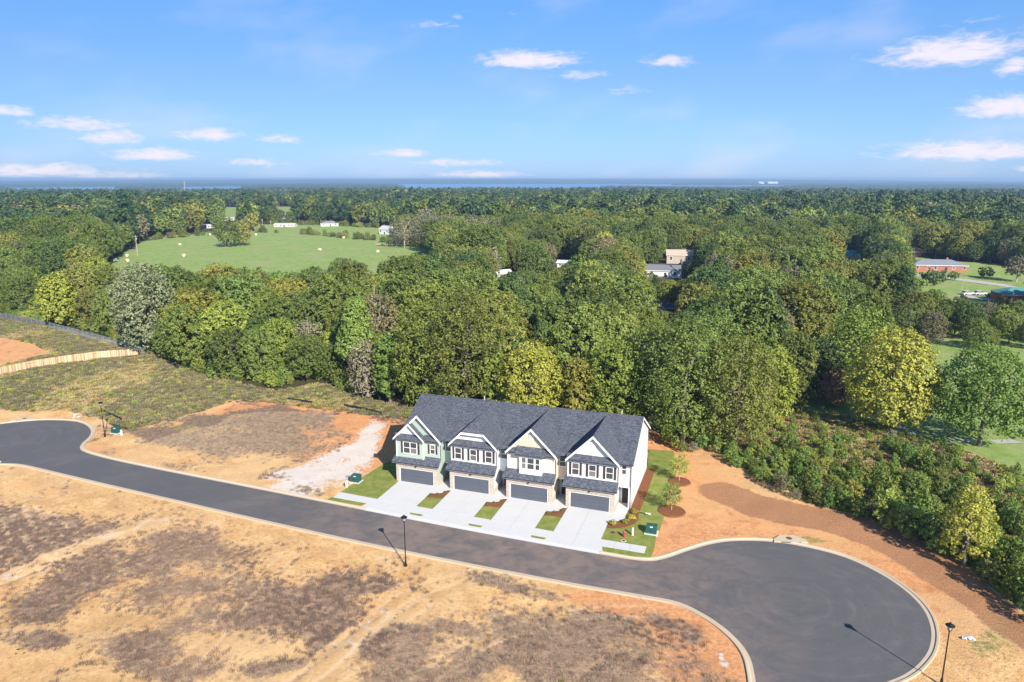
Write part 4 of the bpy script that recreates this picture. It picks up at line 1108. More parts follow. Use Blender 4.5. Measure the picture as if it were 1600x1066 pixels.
def limbs(rng, h, z0, LC, r0, nl=9, sides=6, lean=.3):
    m = MB()
    top = Vector((rng.uniform(-lean, lean), rng.uniform(-lean, lean), h * .62))
    mid = Vector((rng.uniform(-lean, lean), rng.uniform(-lean, lean), h * .4))
    path = [Vector((0, 0, -.3)), Vector((0, 0, .5)), mid, top]
    m.tube(path, [r0 * 1.35, r0, r0 * .72, r0 * .2], sides + 2)
    idx = rng.permutation(len(LC))[:nl]
    for i in idx:
        c = Vector(LC[i]); t_ = min(max((c.z - z0) / h * .6 + .25, .25), .75)
        s = path[2].lerp(top, max(0, (t_ - .4) / .4)) if t_ > .4 else path[1].lerp(mid, t_ / .4)
        b = s.lerp(c, .55) + Vector((0, 0, -.25 * (c - s).length * .2))
        m.tube([s, b, c], [r0 * .42, r0 * .24, r0 * .06], 5, False)
    return m
TREES = {}
def tree_meshes(key, kind, shape, seed, h=16.5, rx=6.2, z0=2.5, lobes=36, clumps=38, per=11, leaf=.23, lobe_r=2.0, clump_r=.5, bare=0.0, bark=None):
    rng = np.random.RandomState(seed)
    C, N, LC = crown_points(rng, rx, z0, h, lobes, clumps, per, lobe_r, shape, clump_r)
    if bare > 0:
        keep = rng.rand(len(C)) > bare
        C, N = C[keep], N[keep]
    V, F = leaf_quads(C, N, leaf, rng)
    tm = limbs(rng, h, z0, LC, .16 + h * .012, 10 if bare < .4 else 26)
    if bare >= .4:
        for i in range(60):
            a = Vector(LC[rng.randint(len(LC))]); b = a + Vector(rng.normal(0, 1.3, 3))
            tm.tube([a * .8 + Vector((0, 0, a.z * .2)), (a + b) / 2, b], [.09, .05, .015], 4, False)
    TREES[key] = dict(V=V, F=F, tm=tm, leaf=LEAF[kind], bark=bark or (BARKP if bare >= .4 else BARK), h=h, rx=rx)
    return TREES[key]
def tree_parts(key):
    d = TREES[key]
    if 'crown' not in d:
        d['crown'] = np_mesh('crown_leaves', d['V'], d['F'], d['leaf']); d['trunk'] = d['tm'].mesh('trunk_limbs', d['bark'])
    return d['crown'], d['trunk']
def tree_joint(key):
    """one mesh with leaves and wood, for the mass of far trees"""
    d = TREES[key]
    if 'joint' not in d:
        tv = np.array(d['tm'].v, np.float32); tf = [f for f in d['tm'].f if len(f) == 4]
        V = np.vstack([d['V'], tv]); F = np.vstack([d['F'], np.array(tf) + len(d['V'])])
        mi = np.concatenate([np.zeros(len(d['F']), int), np.ones(len(tf), int)])
        d['joint'] = np_mesh('tree_whole', V, F, [d['leaf'], d['bark']], mi)
    return d['joint']
NEARK = []
for i, (kd, sh, w, kw) in enumerate([
    ('green', 'round', 5, {}), ('green', 'tall', 5, dict(rx=5.4, h=17.5)), ('dark', 'round', 3, dict(rx=5.8)), ('olive', 'round', 5, dict(rx=6.8)), ('olive', 'tall', 3, dict(rx=5.2)),
    ('green', 'tall', 4, dict(rx=6.6, h=18.5, lobes=42)), ('dark', 'cone', 2, dict(rx=3.8, h=18, lobes=40, lobe_r=1.5)), ('pale', 'tall', .7, dict(rx=4.2, h=15)), ('lime', 'round', 1.6, dict(rx=4.3, h=14)),
    ('brown', 'round', 1.3, dict(rx=4.8, bare=.5)), ('bright', 'tall', 1.5, dict(rx=4.2, h=15)), ('brown', 'tall', .8, dict(rx=4.6, bare=.2)), ('gold', 'tall', .5, dict(rx=3.6, h=13))]):
    key = f'near{i}'
    tree_meshes(key, kd, sh, 100 + i, **{**dict(z0=1.6), **kw}); NEARK.append((key, kd, w))
MIDK = []
for i, (kd, sh, w, kw) in enumerate([('green', 'round', 4, {}), ('dark', 'round', 5, {}), ('olive', 'round', 3, {}), ('pine', 'cone', 4, dict(rx=4.2, h=19)), ('green', 'tall', 4, {}), ('brown', 'round', .8, dict(bare=.3)), ('lime', 'round', .4, {}), ('pine', 'tall', 3, dict(rx=5, h=18))]):
    key = f'mid{i}'
    tree_meshes(key, kd, sh, 200 + i, **{**dict(h=15.5, rx=5.4, z0=2.5, lobes=20, clumps=22, per=3, leaf=.68, lobe_r=2.0, clump_r=.6), **kw}); MIDK.append((key, kd, w))
FARK = []
for i, (kd, sh, w, kw) in enumerate([('green', 'round', 2, {}), ('dark', 'round', 6, {}), ('pine', 'round', 5, {}), ('pine', 'cone', 6, dict(rx=4.6, h=18)), ('olive', 'round', 1, {})]):
    key = f'far{i}'
    tree_meshes(key, kd, sh, 300 + i, **{**dict(h=15, rx=6.4, z0=4, lobes=11, clumps=16, per=1, leaf=1.7, lobe_r=2.5, clump_r=.4), **kw}); FARK.append((key, kd, w))

KINDWORD = {'green': 'green leafy', 'dark': 'dark green', 'olive': 'olive green', 'lime': 'yellow-green', 'gold': 'golden yellow', 'pale': 'pale leaved', 'brown': 'brownish thin-leaved', 'rust': 'rust-brown', 'bright': 'bright green', 'pine': 'dark pine', 'straw': 'straw coloured'}
def place_tree(X, Y, key, s, label, group, name='tree', rz=None, sz=None, z=None):
    cm, tm = tree_parts(key)
    zz = float(terrain(np.array(X), np.array(Y))) - .15 if z is None else z
    root = empty(name, (X, Y, zz), rnd.uniform(0, 6.28) if rz is None else rz, label, 'tree', group)
    root.scale = (s, s, sz or s)
    link(bpy.data.objects.new('crown', cm), root); link(bpy.data.objects.new('trunk', tm), root)
    return root
SPECIAL = []   # (X, Y, radius) kept free of fill trees
def special_tree(px, py, ty, wpx, kind, shape, label, name='tree', group=None, bare=0.0, z0f=.12, seed=None, dens=1.0, bark=None):
    X, Y = G(px, py); h = height_for(px, py, ty); zc = Y * math.cos(PITCH) + H * math.sin(PITCH)
    rx = wpx / FPX * zc / 2
    seed = seed or int(px * 7 + py); px_m = zc / FPX * 1.56   # metres per rendered pixel
    leaf = max(.10, min(.42, px_m * 1.15)) if h > 5 else max(.07, px_m * 1.0)
    if dens > 1.5: leaf *= 1.28
    area = 4 * math.pi * rx * max(rx, h / 2)
    lr = rx * .33; lobes = int(46 * dens) if h > 5 else 12
    tot = area * 2.3 / (leaf * leaf * 1.24) * dens * 1.3; tot = min(tot, 12500 * dens if Y < 200 else 3500)
    per = 6; clumps = max(4, int(tot / lobes / per))
    key = f'sp{seed}_{kind}'
    tree_meshes(key, kind, shape, seed, h=h, rx=rx, z0=h * z0f, lobes=lobes, clumps=clumps, per=per, leaf=leaf, lobe_r=lr, clump_r=max(.18, rx * .11), bare=bare, bark=bark)
    SPECIAL.append((X, Y, rx))
    return place_tree(X, Y, key, 1.0, label, group, name, rz=0)
BUSH = {}
def bush_mesh(kind, r, h):
    key = (kind, round(r, 1), round(h, 1))
    if key not in BUSH:
        rng = np.random.RandomState(hash(key) % 9999 if False else int(r * 100 + h * 37 + len(kind)))
        C, N, LC = crown_points(rng, r, h * .05, h, 8, 12, 5, r * .5, 'round', r * .25)
        V, F = leaf_quads(C, N, max(.05, r * .17), rng)
        BUSH[key] = np_mesh('bush_leaves', V, F, LEAF[kind])
    return BUSH[key]
def bush(X, Y, z, r, h, kind, label, group, name='shrub'):
    o = bpy.data.objects.new(name, bush_mesh(kind, r, h)); o.location = (X, Y, z); o.rotation_euler = (0, 0, rnd.uniform(0, 6)); link(o)
    return tag(o, label, 'shrub', group)
def young_tree(X, Y, h, label):
    rng = np.random.RandomState(int(h * 100))
    root = empty('young_tree', (X, Y, .05), 0, label, 'young tree', 'young trees in mulch rings')
    C, N, LC = crown_points(rng, h * .30, h * .26, h, 16, 18, 6, h * .12, 'tall', h * .06)
    V, F = leaf_quads(C, N, .085, rng); link(bpy.data.objects.new('crown', np_mesh('young_crown', V, F, LEAF['lime'])), root)
    m = MB(); m.tube([(0, 0, 0), (.04, 0, h * .4), (0, .03, h * .85)], [.05, .04, .012], 6)
    for c in LC: m.tube([(0, 0, h * .3 + rng.uniform(0, h * .3)), tuple(c)], [.022, .008], 4, False)
    m.build('trunk', BARKP, root)
    return root

# pixel areas that trees must not cover (the clearings one sees between the crowns)
CLEAR = [
 [(168,412),(200,396),(232,373),(300,368),(330,365),(400,363),(520,367),(600,378),(665,386),(655,392),(600,400),(560,404),(400,401),(340,408),(300,412),(200,414)],
 [(775,420),(800,416),(804,426),(776,432)], [(868,399),(905,397),(905,411),(868,412)],
 [(1008,410),(1066,408),(1066,431),(1045,434),(1008,424)], [(1036,393),(1086,393),(1086,409),(1036,411)], [(1030,474),(1056,474),(1056,486),(1032,486)],
 [(1320,391),(1347,391),(1347,404),(1320,404)], [(1424,404),(1445,400),(1500,402),(1515,414),(1513,428),(1424,422)], [(1424,388),(1440,388),(1440,398),(1424,398)],
 [(1432,428),(1600,428),(1600,466),(1500,462),(1440,446)],
 [(1434,556),(1500,560),(1500,575),(1480,600),(1450,620),(1440,590)],
 [(430,347),(458,347),(458,351),(430,351)], [(508,344),(531,344),(531,348),(508,348)], [(590,353),(600,353),(600,360),(590,360)],
 [(314,349),(328,349),(328,353),(314,353)], [(352,336),(364,336),(364,339),(352,339)], [(356,317),(371,317),(371,332),(356,332)], [(433,320),(455,320),(455,327),(433,327)],
 [(304,305),(310,305),(310,309),(304,309)],
 [(410,353),(480,354),(480,362),(410,362)],
]
FRONT = [(-400,490),(-60,478),(0,490),(120,512),(232,548),(320,588),(420,606),(505,592),(545,615),(620,622),(660,612),(700,648),(1010,672),(1040,684),(1085,690),(1130,665),(1195,640),(1222,612),(1262,600),(1290,560),(1300,552),(1430,545),(1500,548),(1620,548),(2100,600)]
def front_y(px):
    xs = [p[0] for p in FRONT]; ys = [p[1] for p in FRONT]
    return np.interp(px, xs, ys)
def covered(X, Y, h, r, polys=CLEAR):
    bad = covered_pts(X, Y, h, r, polys)
    Z = terrain(X, Y); cx, cy = P(X, Y, Z + h * .58); ex = P(X + r, Y, Z + h * .58)[0] - cx; ey = cy - P(X, Y, Z + h)[1]
    for q in polys:
        q2 = list(q) + [((q[i][0] + q[(i + 1) % len(q)][0]) / 2, (q[i][1] + q[(i + 1) % len(q)][1]) / 2) for i in range(len(q))]
        for (a, b) in q2: bad |= ((a - cx) / ex) ** 2 + ((b - cy) / ey) ** 2 < .95
    return bad
def covered_pts(X, Y, h, r, polys=CLEAR):
    """True where a tree at X,Y would hide a clearing"""
    bad = np.zeros(len(X), bool); Z = terrain(X, Y)
    for (dx, dz) in ((0, 1.0), (-.65, .85), (.65, .85), (-.95, .6), (.95, .6), (0, .7), (-.6, .5), (.6, .5), (0, .35)):
        x, y = P(X + dx * r, Y, Z + h * dz)
        for q in polys: bad |= inside(x, y, q)
    return bad
def scatter(d0, d1, sp, seed, half=R(44)):
    rng = np.random.RandomState(seed)
    X0, X1 = -d1 * math.sin(half), d1 * math.sin(half)
    nx = int((X1 - X0) / sp); ny = int(d1 / (sp * .87))
    I, J = np.meshgrid(np.arange(nx), np.arange(ny), indexing='ij')
    X = X0 + (I + .5 * (J % 2)) * sp + rng.uniform(-.36, .36, I.shape) * sp; Y = J * sp * .87 + rng.uniform(-.36, .36, I.shape) * sp
    X, Y = X.ravel(), Y.ravel(); D = np.hypot(X, Y); A = np.arctan2(X, Y)
    k = (D >= d0) & (D < d1) & (np.abs(A) < half)
    return X[k], Y[k], rng
def instance_cloud(name, X, Y, Z, keys, idx, sc, rz, label):
    V = np.stack([X, Y, Z], -1)
    me = bpy.data.meshes.new(name + '_points'); me.vertices.add(len(V)); me.vertices.foreach_set('co', V.astype(np.float32).ravel())
    for nm, ty, arr in (('pick', 'INT', idx), ('size', 'FLOAT', sc), ('turn', 'FLOAT', rz)):
        at = me.attributes.new(nm, ty, 'POINT'); at.data.foreach_set('value', np.asarray(arr, np.int32 if ty == 'INT' else np.float32))
    me.update()
    o = bpy.data.objects.new(name, me); link(o); tag(o, label, kind='stuff')
    pc = bpy.data.collections.new(name + '_kinds')
    for i, k in enumerate(keys):
        q = bpy.data.objects.new(f'{name}_kind_{i:02d}', k if not isinstance(k, str) else tree_joint(k)); pc.objects.link(q)
    ng = bpy.data.node_groups.new(name + '_nodes', 'GeometryNodeTree')
    ng.interface.new_socket('Geometry', in_out='INPUT', socket_type='NodeSocketGeometry'); ng.interface.new_socket('Geometry', in_out='OUTPUT', socket_type='NodeSocketGeometry')
    gi = ng.nodes.new('NodeGroupInput'); go = ng.nodes.new('NodeGroupOutput')
    ci = ng.nodes.new('GeometryNodeCollectionInfo'); ci.inputs['Collection'].default_value = pc
    ci.inputs['Separate Children'].default_value = True; ci.inputs['Reset Children'].default_value = True
    ip = ng.nodes.new('GeometryNodeInstanceOnPoints'); ip.inputs['Pick Instance'].default_value = True
    def na(n, ty):
        a = ng.nodes.new('GeometryNodeInputNamedAttribute'); a.data_type = ty; a.inputs[0].default_value = n; return a.outputs[0]
    cx = ng.nodes.new('ShaderNodeCombineXYZ'); ng.links.new(na('turn', 'FLOAT'), cx.inputs[2])
    ng.links.new(gi.outputs[0], ip.inputs['Points']); ng.links.new(ci.outputs[0], ip.inputs['Instance'])
    ng.links.new(na('pick', 'INT'), ip.inputs['Instance Index']); ng.links.new(cx.outputs[0], ip.inputs['Rotation']); ng.links.new(na('size', 'FLOAT'), ip.inputs['Scale'])
    ng.links.new(ip.outputs[0], go.inputs[0])
    md = o.modifiers.new('scatter', 'NODES'); md.node_group = ng
    return o
def pickw(rng, kinds, n):
    w = np.array([k[2] for k in kinds], float); return rng.choice(len(kinds), n, p=w / w.sum())
# ------------------------------------------------------------------ build: ground, street, houses
build_ground()
build_street()
build_drives()
townhouse(0, 'mint green townhouse with two stacked front gables at the left end of the row', M_MINT, M_MINT, 'pair')
townhouse(1, 'white townhouse with clipped gable, second from left in the row', M_WHITE, M_GREYW, 'clipped')
townhouse(2, 'cream townhouse with beige batten gable and bay window, third from left', M_CREAM, siding_mat('tan_siding', (.60, .52, .41)), 'bay')
townhouse(3, 'white townhouse with tall white gable at the right end of the row', M_WHITE, M_WHITE, 'full')
build_plot()

# ------------------------------------------------------------------ street furniture
def street_lamp(px, py, label, h=5.75):
    X, Y = G(px, py)
    r_ = empty('street_lamp', (X, Y, 0), RA, label, 'street lamp', 'black street lamps')
    MB().lathe([(.17, -.1), (.17, .12), (.12, .16), (.10, .55), (.075, .62)], 0, 0, 12).build('base', M_BLACK, r_)
    MB().lathe([(.062, .6), (.045, h - .75), (.07, h - .74), (.07, h - .68), (.04, h - .66)], 0, 0, 10).build('pole', M_BLACK, r_)
    hd = MB().lathe([(.05, h - .66), (.15, h - .58), (.16, h - .55)], 0, 0, 10).lathe([(.34, h - .20), (.36, h - .17), (.20, h - .05), (.09, h + .02), (.05, h + .10), (.01, h + .14)], 0, 0, 14)
    for k in range(6):
        a = k * math.pi / 3; hd.tube([(.15 * math.cos(a), .15 * math.sin(a), h - .56), (.24 * math.cos(a), .24 * math.sin(a), h - .18)], .012, 4)
    l_ = hd.build('lantern', M_BLACK, r_)
    MB().lathe([(.12, h - .55), (.21, h - .19)], 0, 0, 12).build('glass', flat('frosted_glass', (.45, .45, .42), .3, .5), l_)
street_lamp(634, 884, 'black street lamp on the near side opposite the green townhouse')
street_lamp(164, 682, 'black street lamp beside the left turning head')
street_lamp(1470.5, 1070, 'black street lamp beside the right turning head', 5.6)

_w = NT('raw_fence_board', .85, .15); _g = _w.n('ShaderNodeNewGeometry'); _w.color(_w.ramp(_g.outputs['Random Per Island'], [(0, (.30, .18, .10)), (.4, (.55, .37, .22)), (1, (.74, .55, .36))])); WOOD = _w.m; WOODP = flat('fence_post_wood', (.42, .30, .19), .9, .15)
def poly_pts(px_pts, step):
    q = [Vector(G(*p)) for p in px_pts]; out = []; 
    for a, b in zip(q[:-1], q[1:]):
        n = max(1, int((b - a).length / step))
        out += [a.lerp(b, i / n) for i in range(n)]
    return out + [q[-1]]
def wood_fence():
    pts = poly_pts([(-60, 601), (0, 588), (50, 577), (100, 569), (150, 562), (216, 557)], .15)
    r_ = empty('wooden_fence', (*pts[0], 0), 0, 'new pale wooden board fence at the left edge of the meadow', 'fence')
    o = Vector((pts[0].x, pts[0].y, 0)); m = MB(); rr = random.Random(3)
    for a, b in zip(pts[:-1], pts[1:]):
        d = (b - a); n = Vector((-d.y, d.x)).normalized() * .02; h = 1.85 + rr.uniform(-.03, .03); a2 = a + d * .06; b2 = b - d * .06
        m.prism([(a2.x - o.x, a2.y - o.y, -.1), (b2.x - o.x, b2.y - o.y, -.1), (b2.x - o.x, b2.y - o.y, h), (a2.x - o.x, a2.y - o.y, h)], (n.x, n.y, 0))
    b_ = m.build('boards', WOOD, r_); b_['kind'] = 'stuff'
    for i in range(0, len(pts), 16):
        p = pts[i] - Vector((o.x, o.y)); MB().box(p.x - .05, p.x + .05, p.y + .04, p.y + .14, -.1, 1.8).build('post', WOODP, r_)
    for z in (.4, 1.4):
        m = MB()
        for i in range(0, len(pts) - 16, 16):
            a, b = pts[i] - Vector((o.x, o.y)), pts[i + 16] - Vector((o.x, o.y)); m.prism([(a.x, a.y + .03, z), (b.x, b.y + .03, z), (b.x, b.y + .03, z + .09), (a.x, a.y + .03, z + .09)], (0, .035, 0))
        m.build('rail', WOODP, r_)
wood_fence()
def chain_fence():
    g = flat('galvanised', (.42, .44, .46), .4, .5, .1, 3, .6)
    pts = poly_pts([(-80, 487), (0, 498), (60, 509), (120, 525), (180, 541), (228, 556)], .3)
    o = pts[0]; r_ = empty('chain_link_fence', (*o, 0), 0, 'grey chain-link fence along the wood behind the wooden fence', 'fence')
    m = MB()
    for i in range(0, len(pts) - 1):
        a, b = pts[i] - o, pts[i + 1] - o
        for z in (0, .6, 1.2):
            for (z0, z1) in ((z, z + .6), (z + .6, z)): m.tube([(a.x, a.y, z0), (b.x, b.y, z1)], .011, 3, False)
    w = m.build('wire_mesh', g, r_); w['kind'] = 'stuff'
    for i in range(0, len(pts), 9): p = pts[i] - o; MB().tube([(p.x, p.y, -.1), (p.x, p.y, 1.95)], .04, 6).build('post', g, r_)
    m = MB().tube([(p.x - o.x, p.y - o.y, 1.84) for p in pts[::9]], .03, 5); m.build('top_rail', g, r_)
chain_fence()
BLKF = flat('black_silt_fabric', (.018, .02, .024), .7)
for pts, lab in (([(538, 636), (565, 641), (597, 649)], 'black silt fence at the back of the dirt lot, left of the townhouses'), ([(450, 626), (489, 632)], 'short black silt fence piece at the back of the dirt lot'), ([(163, 646), (192, 659)], 'low black silt fence by the left street lamp')):
    q = poly_pts(pts, 1.8); o = q[0]; r_ = empty('silt_fence', (*o, 0), 0, lab, 'silt fence', 'black silt fences'); m = MB(); 
    for a, b in zip(q[:-1], q[1:]):
        a = a - o; b = b - o; m.prism([(a.x, a.y, 0), (b.x, b.y, 0), (b.x, b.y - .1, .62 + rnd.uniform(-.08, .05)), (a.x, a.y, .62)], (0, .02, 0))
    m.build('fabric', BLKF, r_)
    for p in q: p = p - o; MB().box(p.x - .02, p.x + .02, p.y + .03, p.y + .07, 0, .8).build('stake', WOODP, r_)
STK = flat('stake_wood', (.40, .31, .22), .9)
for (px, py, h, lab) in ((1011, 944, .95, 'wooden survey stake near the kerb of the right turning head'), (73, 752, .8, 'thin stick marker in the front lot at the far left'), (302, 717, .7, 'thin marker stick in the dirt lot left of the townhouses'), (1090, 1030, 1.2, 'tall thin stake in the front lot near the curved kerb')):
    X, Y = G(px, py); o = MB().tube([(0, 0, -.1), (.03, .02, h)], [.03, .02], 5).build('stake', STK, None, (X, Y, 0)); tag(o, lab, 'stake')
def scrap(px, py, w, n, lab, c=(.72, .73, .75)):
    X, Y = G(px, py); mm = MB(); rr = random.Random(int(px))
    for i in range(n):
        a = rr.uniform(0, 6.28); x, y = rr.uniform(-w, w), rr.uniform(-w, w) * .5; s = rr.uniform(.15, .4)
        mm.slab([(x + s * math.cos(a + k * 1.57) * (1 if k % 2 else .6), y + s * math.sin(a + k * 1.57), .08 + rr.uniform(0, .18)) for k in range(4)], .04)
    o = mm.build('plastic_scrap', flat('scrap_' + str(int(px)), c, .5), None, (X, Y, .03)); tag(o, lab, 'litter')
scrap(122, 652, 2.2, 16, 'white plastic scraps piled behind the left turning head kerb')
scrap(1511, 1000, .5, 5, 'white plastic scrap beside the right street lamp')
scrap(1394, 822, .4, 4, 'pale blue and white bag at the edge of the shrubs', (.55, .65, .78))
scrap(187, 620, .6, 3, 'dark scrap lying in the meadow', (.05, .06, .08))
scrap(216, 692, .6, 4, 'grey scrap on the dirt near the left green box', (.35, .34, .36))

# ------------------------------------------------------------------ far buildings, poles, bales
def hue(c): return tuple(c)
def far_house(px, py, w, dep, hw, roofh, kind, wall, roofc, label, rz=0.0, nwin=3, door=True, name='house', ov=.4, chim=False, cat='house'):
    X, Y = G(px, py); z = float(terrain(np.array(X), np.array(Y)))
    r_ = empty(name, (X, Y, z), rz, label, cat)
    r_.scale = (1, 1, .8) if py < 380 else (1, 1, 1)
    wm_ = flat('wall_' + label[:18].replace(' ', '_'), wall, .8, .2, .12, 1); rm_ = flat('roof_' + label[:18].replace(' ', '_'), roofc, .8, .25, .15, 2)
    MB().box(-w / 2, w / 2, 0, dep, -.5, hw).build('wall', wm_, r_)
    x0, x1, y0, y1 = -w / 2 - ov, w / 2 + ov, -ov, dep + ov; ym = dep / 2; zt = hw + roofh
    if kind == 'hip':
        i = min(dep / 2 + ov, w / 2 - .5)
        m = MB().add([(x0, y0, hw), (x1, y0, hw), (x1, y1, hw), (x0, y1, hw), (x0 + i, ym, zt), (x1 - i, ym, zt)], [(0, 1, 5, 4), (1, 2, 5), (2, 3, 4, 5), (3, 0, 4), (3, 2, 1, 0)])
    else:
        m = MB().slab([(x0, y0, hw - .1), (x1, y0, hw - .1), (x1, ym, zt), (x0, ym, zt)], .15).slab([(x0, ym, zt), (x1, ym, zt), (x1, y1, hw - .1), (x0, y1, hw - .1)], .15)
        MB().prism([(-w / 2, 0, hw), (-w / 2, dep, hw), (-w / 2, ym, zt - .2)], (.15, 0, 0)).prism([(w / 2 - .15, 0, hw), (w / 2 - .15, dep, hw), (w / 2 - .15, ym, zt - .2)], (.15, 0, 0)).build('gable_wall', wm_, r_)
    rf = m.build('roof', rm_, r_)
    if chim: MB().box(w * .18, w * .18 + .8, ym - .3, ym + .4, zt - .8, zt + .8).build('chimney', wm_, rf)
    for k in range(nwin):
        xc = -w / 2 + w * (k + .5) / nwin + (w / nwin * .18 if k % 2 else 0)
        if door and k == nwin // 2: MB().box(xc - .5, xc + .5, -.05, 0, 0, 2.1).build('door', M_SHUT, r_); continue
        f = MB().box(xc - .6, xc + .6, -.06, 0, hw * .36, hw * .84).build('window', M_TRIM, r_); MB().box(xc - .5, xc + .5, -.08, -.06, hw * .4, hw * .8).build('pane', M_GLASS, f)
    MB().box(x0, x1, y0 - .04, y0, hw - .28, hw - .06).build('fascia', M_TRIM, r_)
    return r_
far_house(1062, 412, 12.5, 8, 4.2, 2.2, 'gable', (.42, .36, .30), (.48, .36, .29), 'two-storey house with pale tan roof among the trees', R(-8), 3)
far_house(1036, 434, 14, 8, 3.0, 2.0, 'gable', (.72, .74, .78), (.16, .17, .19), 'white house with grey roof in front of the tan-roofed house', R(-14), 3)
far_house(1044, 494, 5.5, 5, 2.6, 1.5, 'hip', (.20, .12, .12), (.08, .06, .10), 'dark roofed outbuilding in the middle of the wood', R(10), 2, cat='shed', name='shed')
far_house(1468, 425, 22, 10, 3.0, 2.0, 'hip', (.36, .15, .10), (.20, .22, .25), 'long brick house with grey hip roof on the right', R(-10), 6, chim=True)
far_house(1610, 475, 17, 9, 2.9, 1.9, 'hip', (.36, .15, .10), (.09, .26, .25), 'brick house with teal roof at the right edge', R(-12), 4)
far_house(1334, 409, 10, 7, 3, 2.2, 'gable', (.60, .60, .56), (.05, .30, .29), 'house with bright teal roof between tree crowns', R(5), 2)
far_house(1434, 402, 7, 6, 3, 2.0, 'hip', (.34, .16, .11), (.26, .14, .11), 'brown roofed brick house behind the long brick house', R(0), 2)
far_house(789, 436, 7.5, 4, 2.4, 1.2, 'gable', (.72, .72, .70), (.68, .68, .68), 'long white shed in a gap of the wood', R(38), 2, cat='shed', name='shed')
far_house(880, 418, 6, 4, 2.2, 1.0, 'gable', (.60, .66, .72), (.62, .68, .74), 'pale blue roofed shed near the utility pole', R(-20), 2, cat='shed', name='shed')
far_house(884, 400, 3.4, 2.5, 2.1, .7, 'gable', (.55, .45, .32), (.60, .50, .38), 'small tan garden shed on a bare patch', 0, 1, False, cat='shed', name='shed')
far_house(444, 354, 18, 7, 2.6, 1.2, 'gable', (.55, .54, .51), (.50, .50, .49), 'long white mobile home beyond the pasture', R(-3), 5)
far_house(515, 353, 15, 9, 3, 2.4, 'hip', (.60, .60, .60), (.22, .22, .24), 'white house with grey roof beyond the pasture', R(12), 3)
far_house(600, 366, 9, 8, 4.6, 3.0, 'gable', (.60, .60, .60), (.45, .45, .46), 'white farmhouse behind bare trees', R(-30), 3)
far_house(320, 356, 11, 6, 2.8, 1.2, 'gable', (.55, .55, .57), (.52, .52, .54), 'white barn at the far left end of the pasture', R(-6), 3)
far_house(357, 343, 11, 6, 2.8, 1.0, 'gable', (.50, .48, .44), (.50, .52, .54), 'pale metal roofed building beyond the white barn', R(4), 3)
far_house(443, 341, 12, 7, 3, 1.8, 'gable', (.30, .32, .40), (.16, .18, .28), 'dark blue roofed house beside a far field', R(0), 2)
far_house(318, 356 - 8, 3, 3, 2.2, .8, 'gable', (.7, .7, .7), (.7, .7, .7), 'tiny white shed behind the white barn', 0, 1, False, cat='shed', name='shed')
far_house(308, 320, 16, 10, 6, 5.5, 'gable', (.8, .8, .8), (.74, .74, .76), 'white building with steep roof near the radio mast', R(20), 3)
def pole(px, py, ty, lab, arms=1, r=.15):
    X, Y = G(px, py); h = height_for(px, py, ty)
    r_ = empty('utility_pole', (X, Y, float(terrain(np.array(X), np.array(Y)))), R(20), lab, 'utility pole', 'wooden utility poles')
    MB().tube([(0, 0, -.3), (0, 0, h)], [r * 1.2, r * .8], 8).build('mast', flat('weathered_pole', (.42, .37, .31), .9), r_)
    for k in range(arms): MB().box(-1.2, 1.2, -.06, .06, h - .6 - k * 1.0, h - .45 - k * 1.0).build('crossarm', WOODP, r_)
    if arms: MB().lathe([(.22, h - 2.2), (.24, h - 2.1), (.24, h - 1.4), (.1, h - 1.3)], .35, 0, 10).build('transformer_can', flat('can_grey', (.35, .36, .37)), r_)
pole(215, 399, 368, 'wooden utility pole in the pasture beside the dark tree group')
pole(952, 432, 384, 'tall pale utility pole beside the yellowing tree', 0)
pole(913, 440, 416, 'short utility pole in the gap of the wood')
pole(1064, 436, 395, 'utility pole in front of the tan-roofed house')
pole(1503, 452, 436, 'slim pole on the grass in front of the brick house', 0, .09)
pole(410, 352, 341, 'small utility pole left of the mobile home'); pole(423, 353, 344, 'small utility pole right beside the mobile home')
# radio mast
X, Y = G(291, 318); hm = height_for(291, 318, 279) + 1.5
r_ = empty('radio_mast', (X, Y, float(terrain(np.array(X), np.array(Y)))), 0, 'thin lattice radio mast rising above the far wood', 'radio mast')
m = MB(); w_ = .7
for k in range(3):
    a = k * 2.094; m.tube([(w_ * math.cos(a), w_ * math.sin(a), 0), (w_ * math.cos(a), w_ * math.sin(a), hm)], .08, 5)
m.build('legs', flat('mast_paint', (.5, .5, .52)), r_)
m = MB()
for i in range(int(hm / 1.6)):
    for k in range(3):
        a, b = k * 2.094, (k + 1) * 2.094; m.tube([(w_ * math.cos(a), w_ * math.sin(a), i * 1.6), (w_ * math.cos(b), w_ * math.sin(b), i * 1.6 + 1.6)], .06, 3, False)
m.build('bracing', flat('mast_paint_b', (.5, .5, .52)), r_)
HAY = flat('dry_hay', (.62, .54, .36), .95, .1, .25, 2)
bales = [(180,409,'nearest the left wood edge'), (199,401,'behind another at the wood edge'), (199,409,'second from the left wood edge'), (288,401,'alone in the lower left of the pasture'), (281,384,'alone in the upper left of the pasture'), (328,368,'at the far hedge left of the oaks'), (400,368,'just right of the two oaks'), (500,392,'in the middle of the pasture'), (537,373,'in the upper right of the pasture'), (590,395,'near the right end of the pasture')]
bm = MB(); bm.lathe([(.70, -.75), (.76, -.68), (.76, .68), (.70, .75)], 0, 0, 18); bme = bm.mesh('bale', HAY)
for px, py, lab in bales:
    X, Y = G(px, py); o = bpy.data.objects.new('hay_bale', bme); link(o); o.location = (X, Y, .72); o.rotation_euler = (R(90), 0, rnd.uniform(0, 3)); tag(o, 'round hay bale ' + lab, 'hay bale', 'round hay bales in the pasture')
mm = MB()
rr = random.Random(5)
X, Y = G(609, 384)
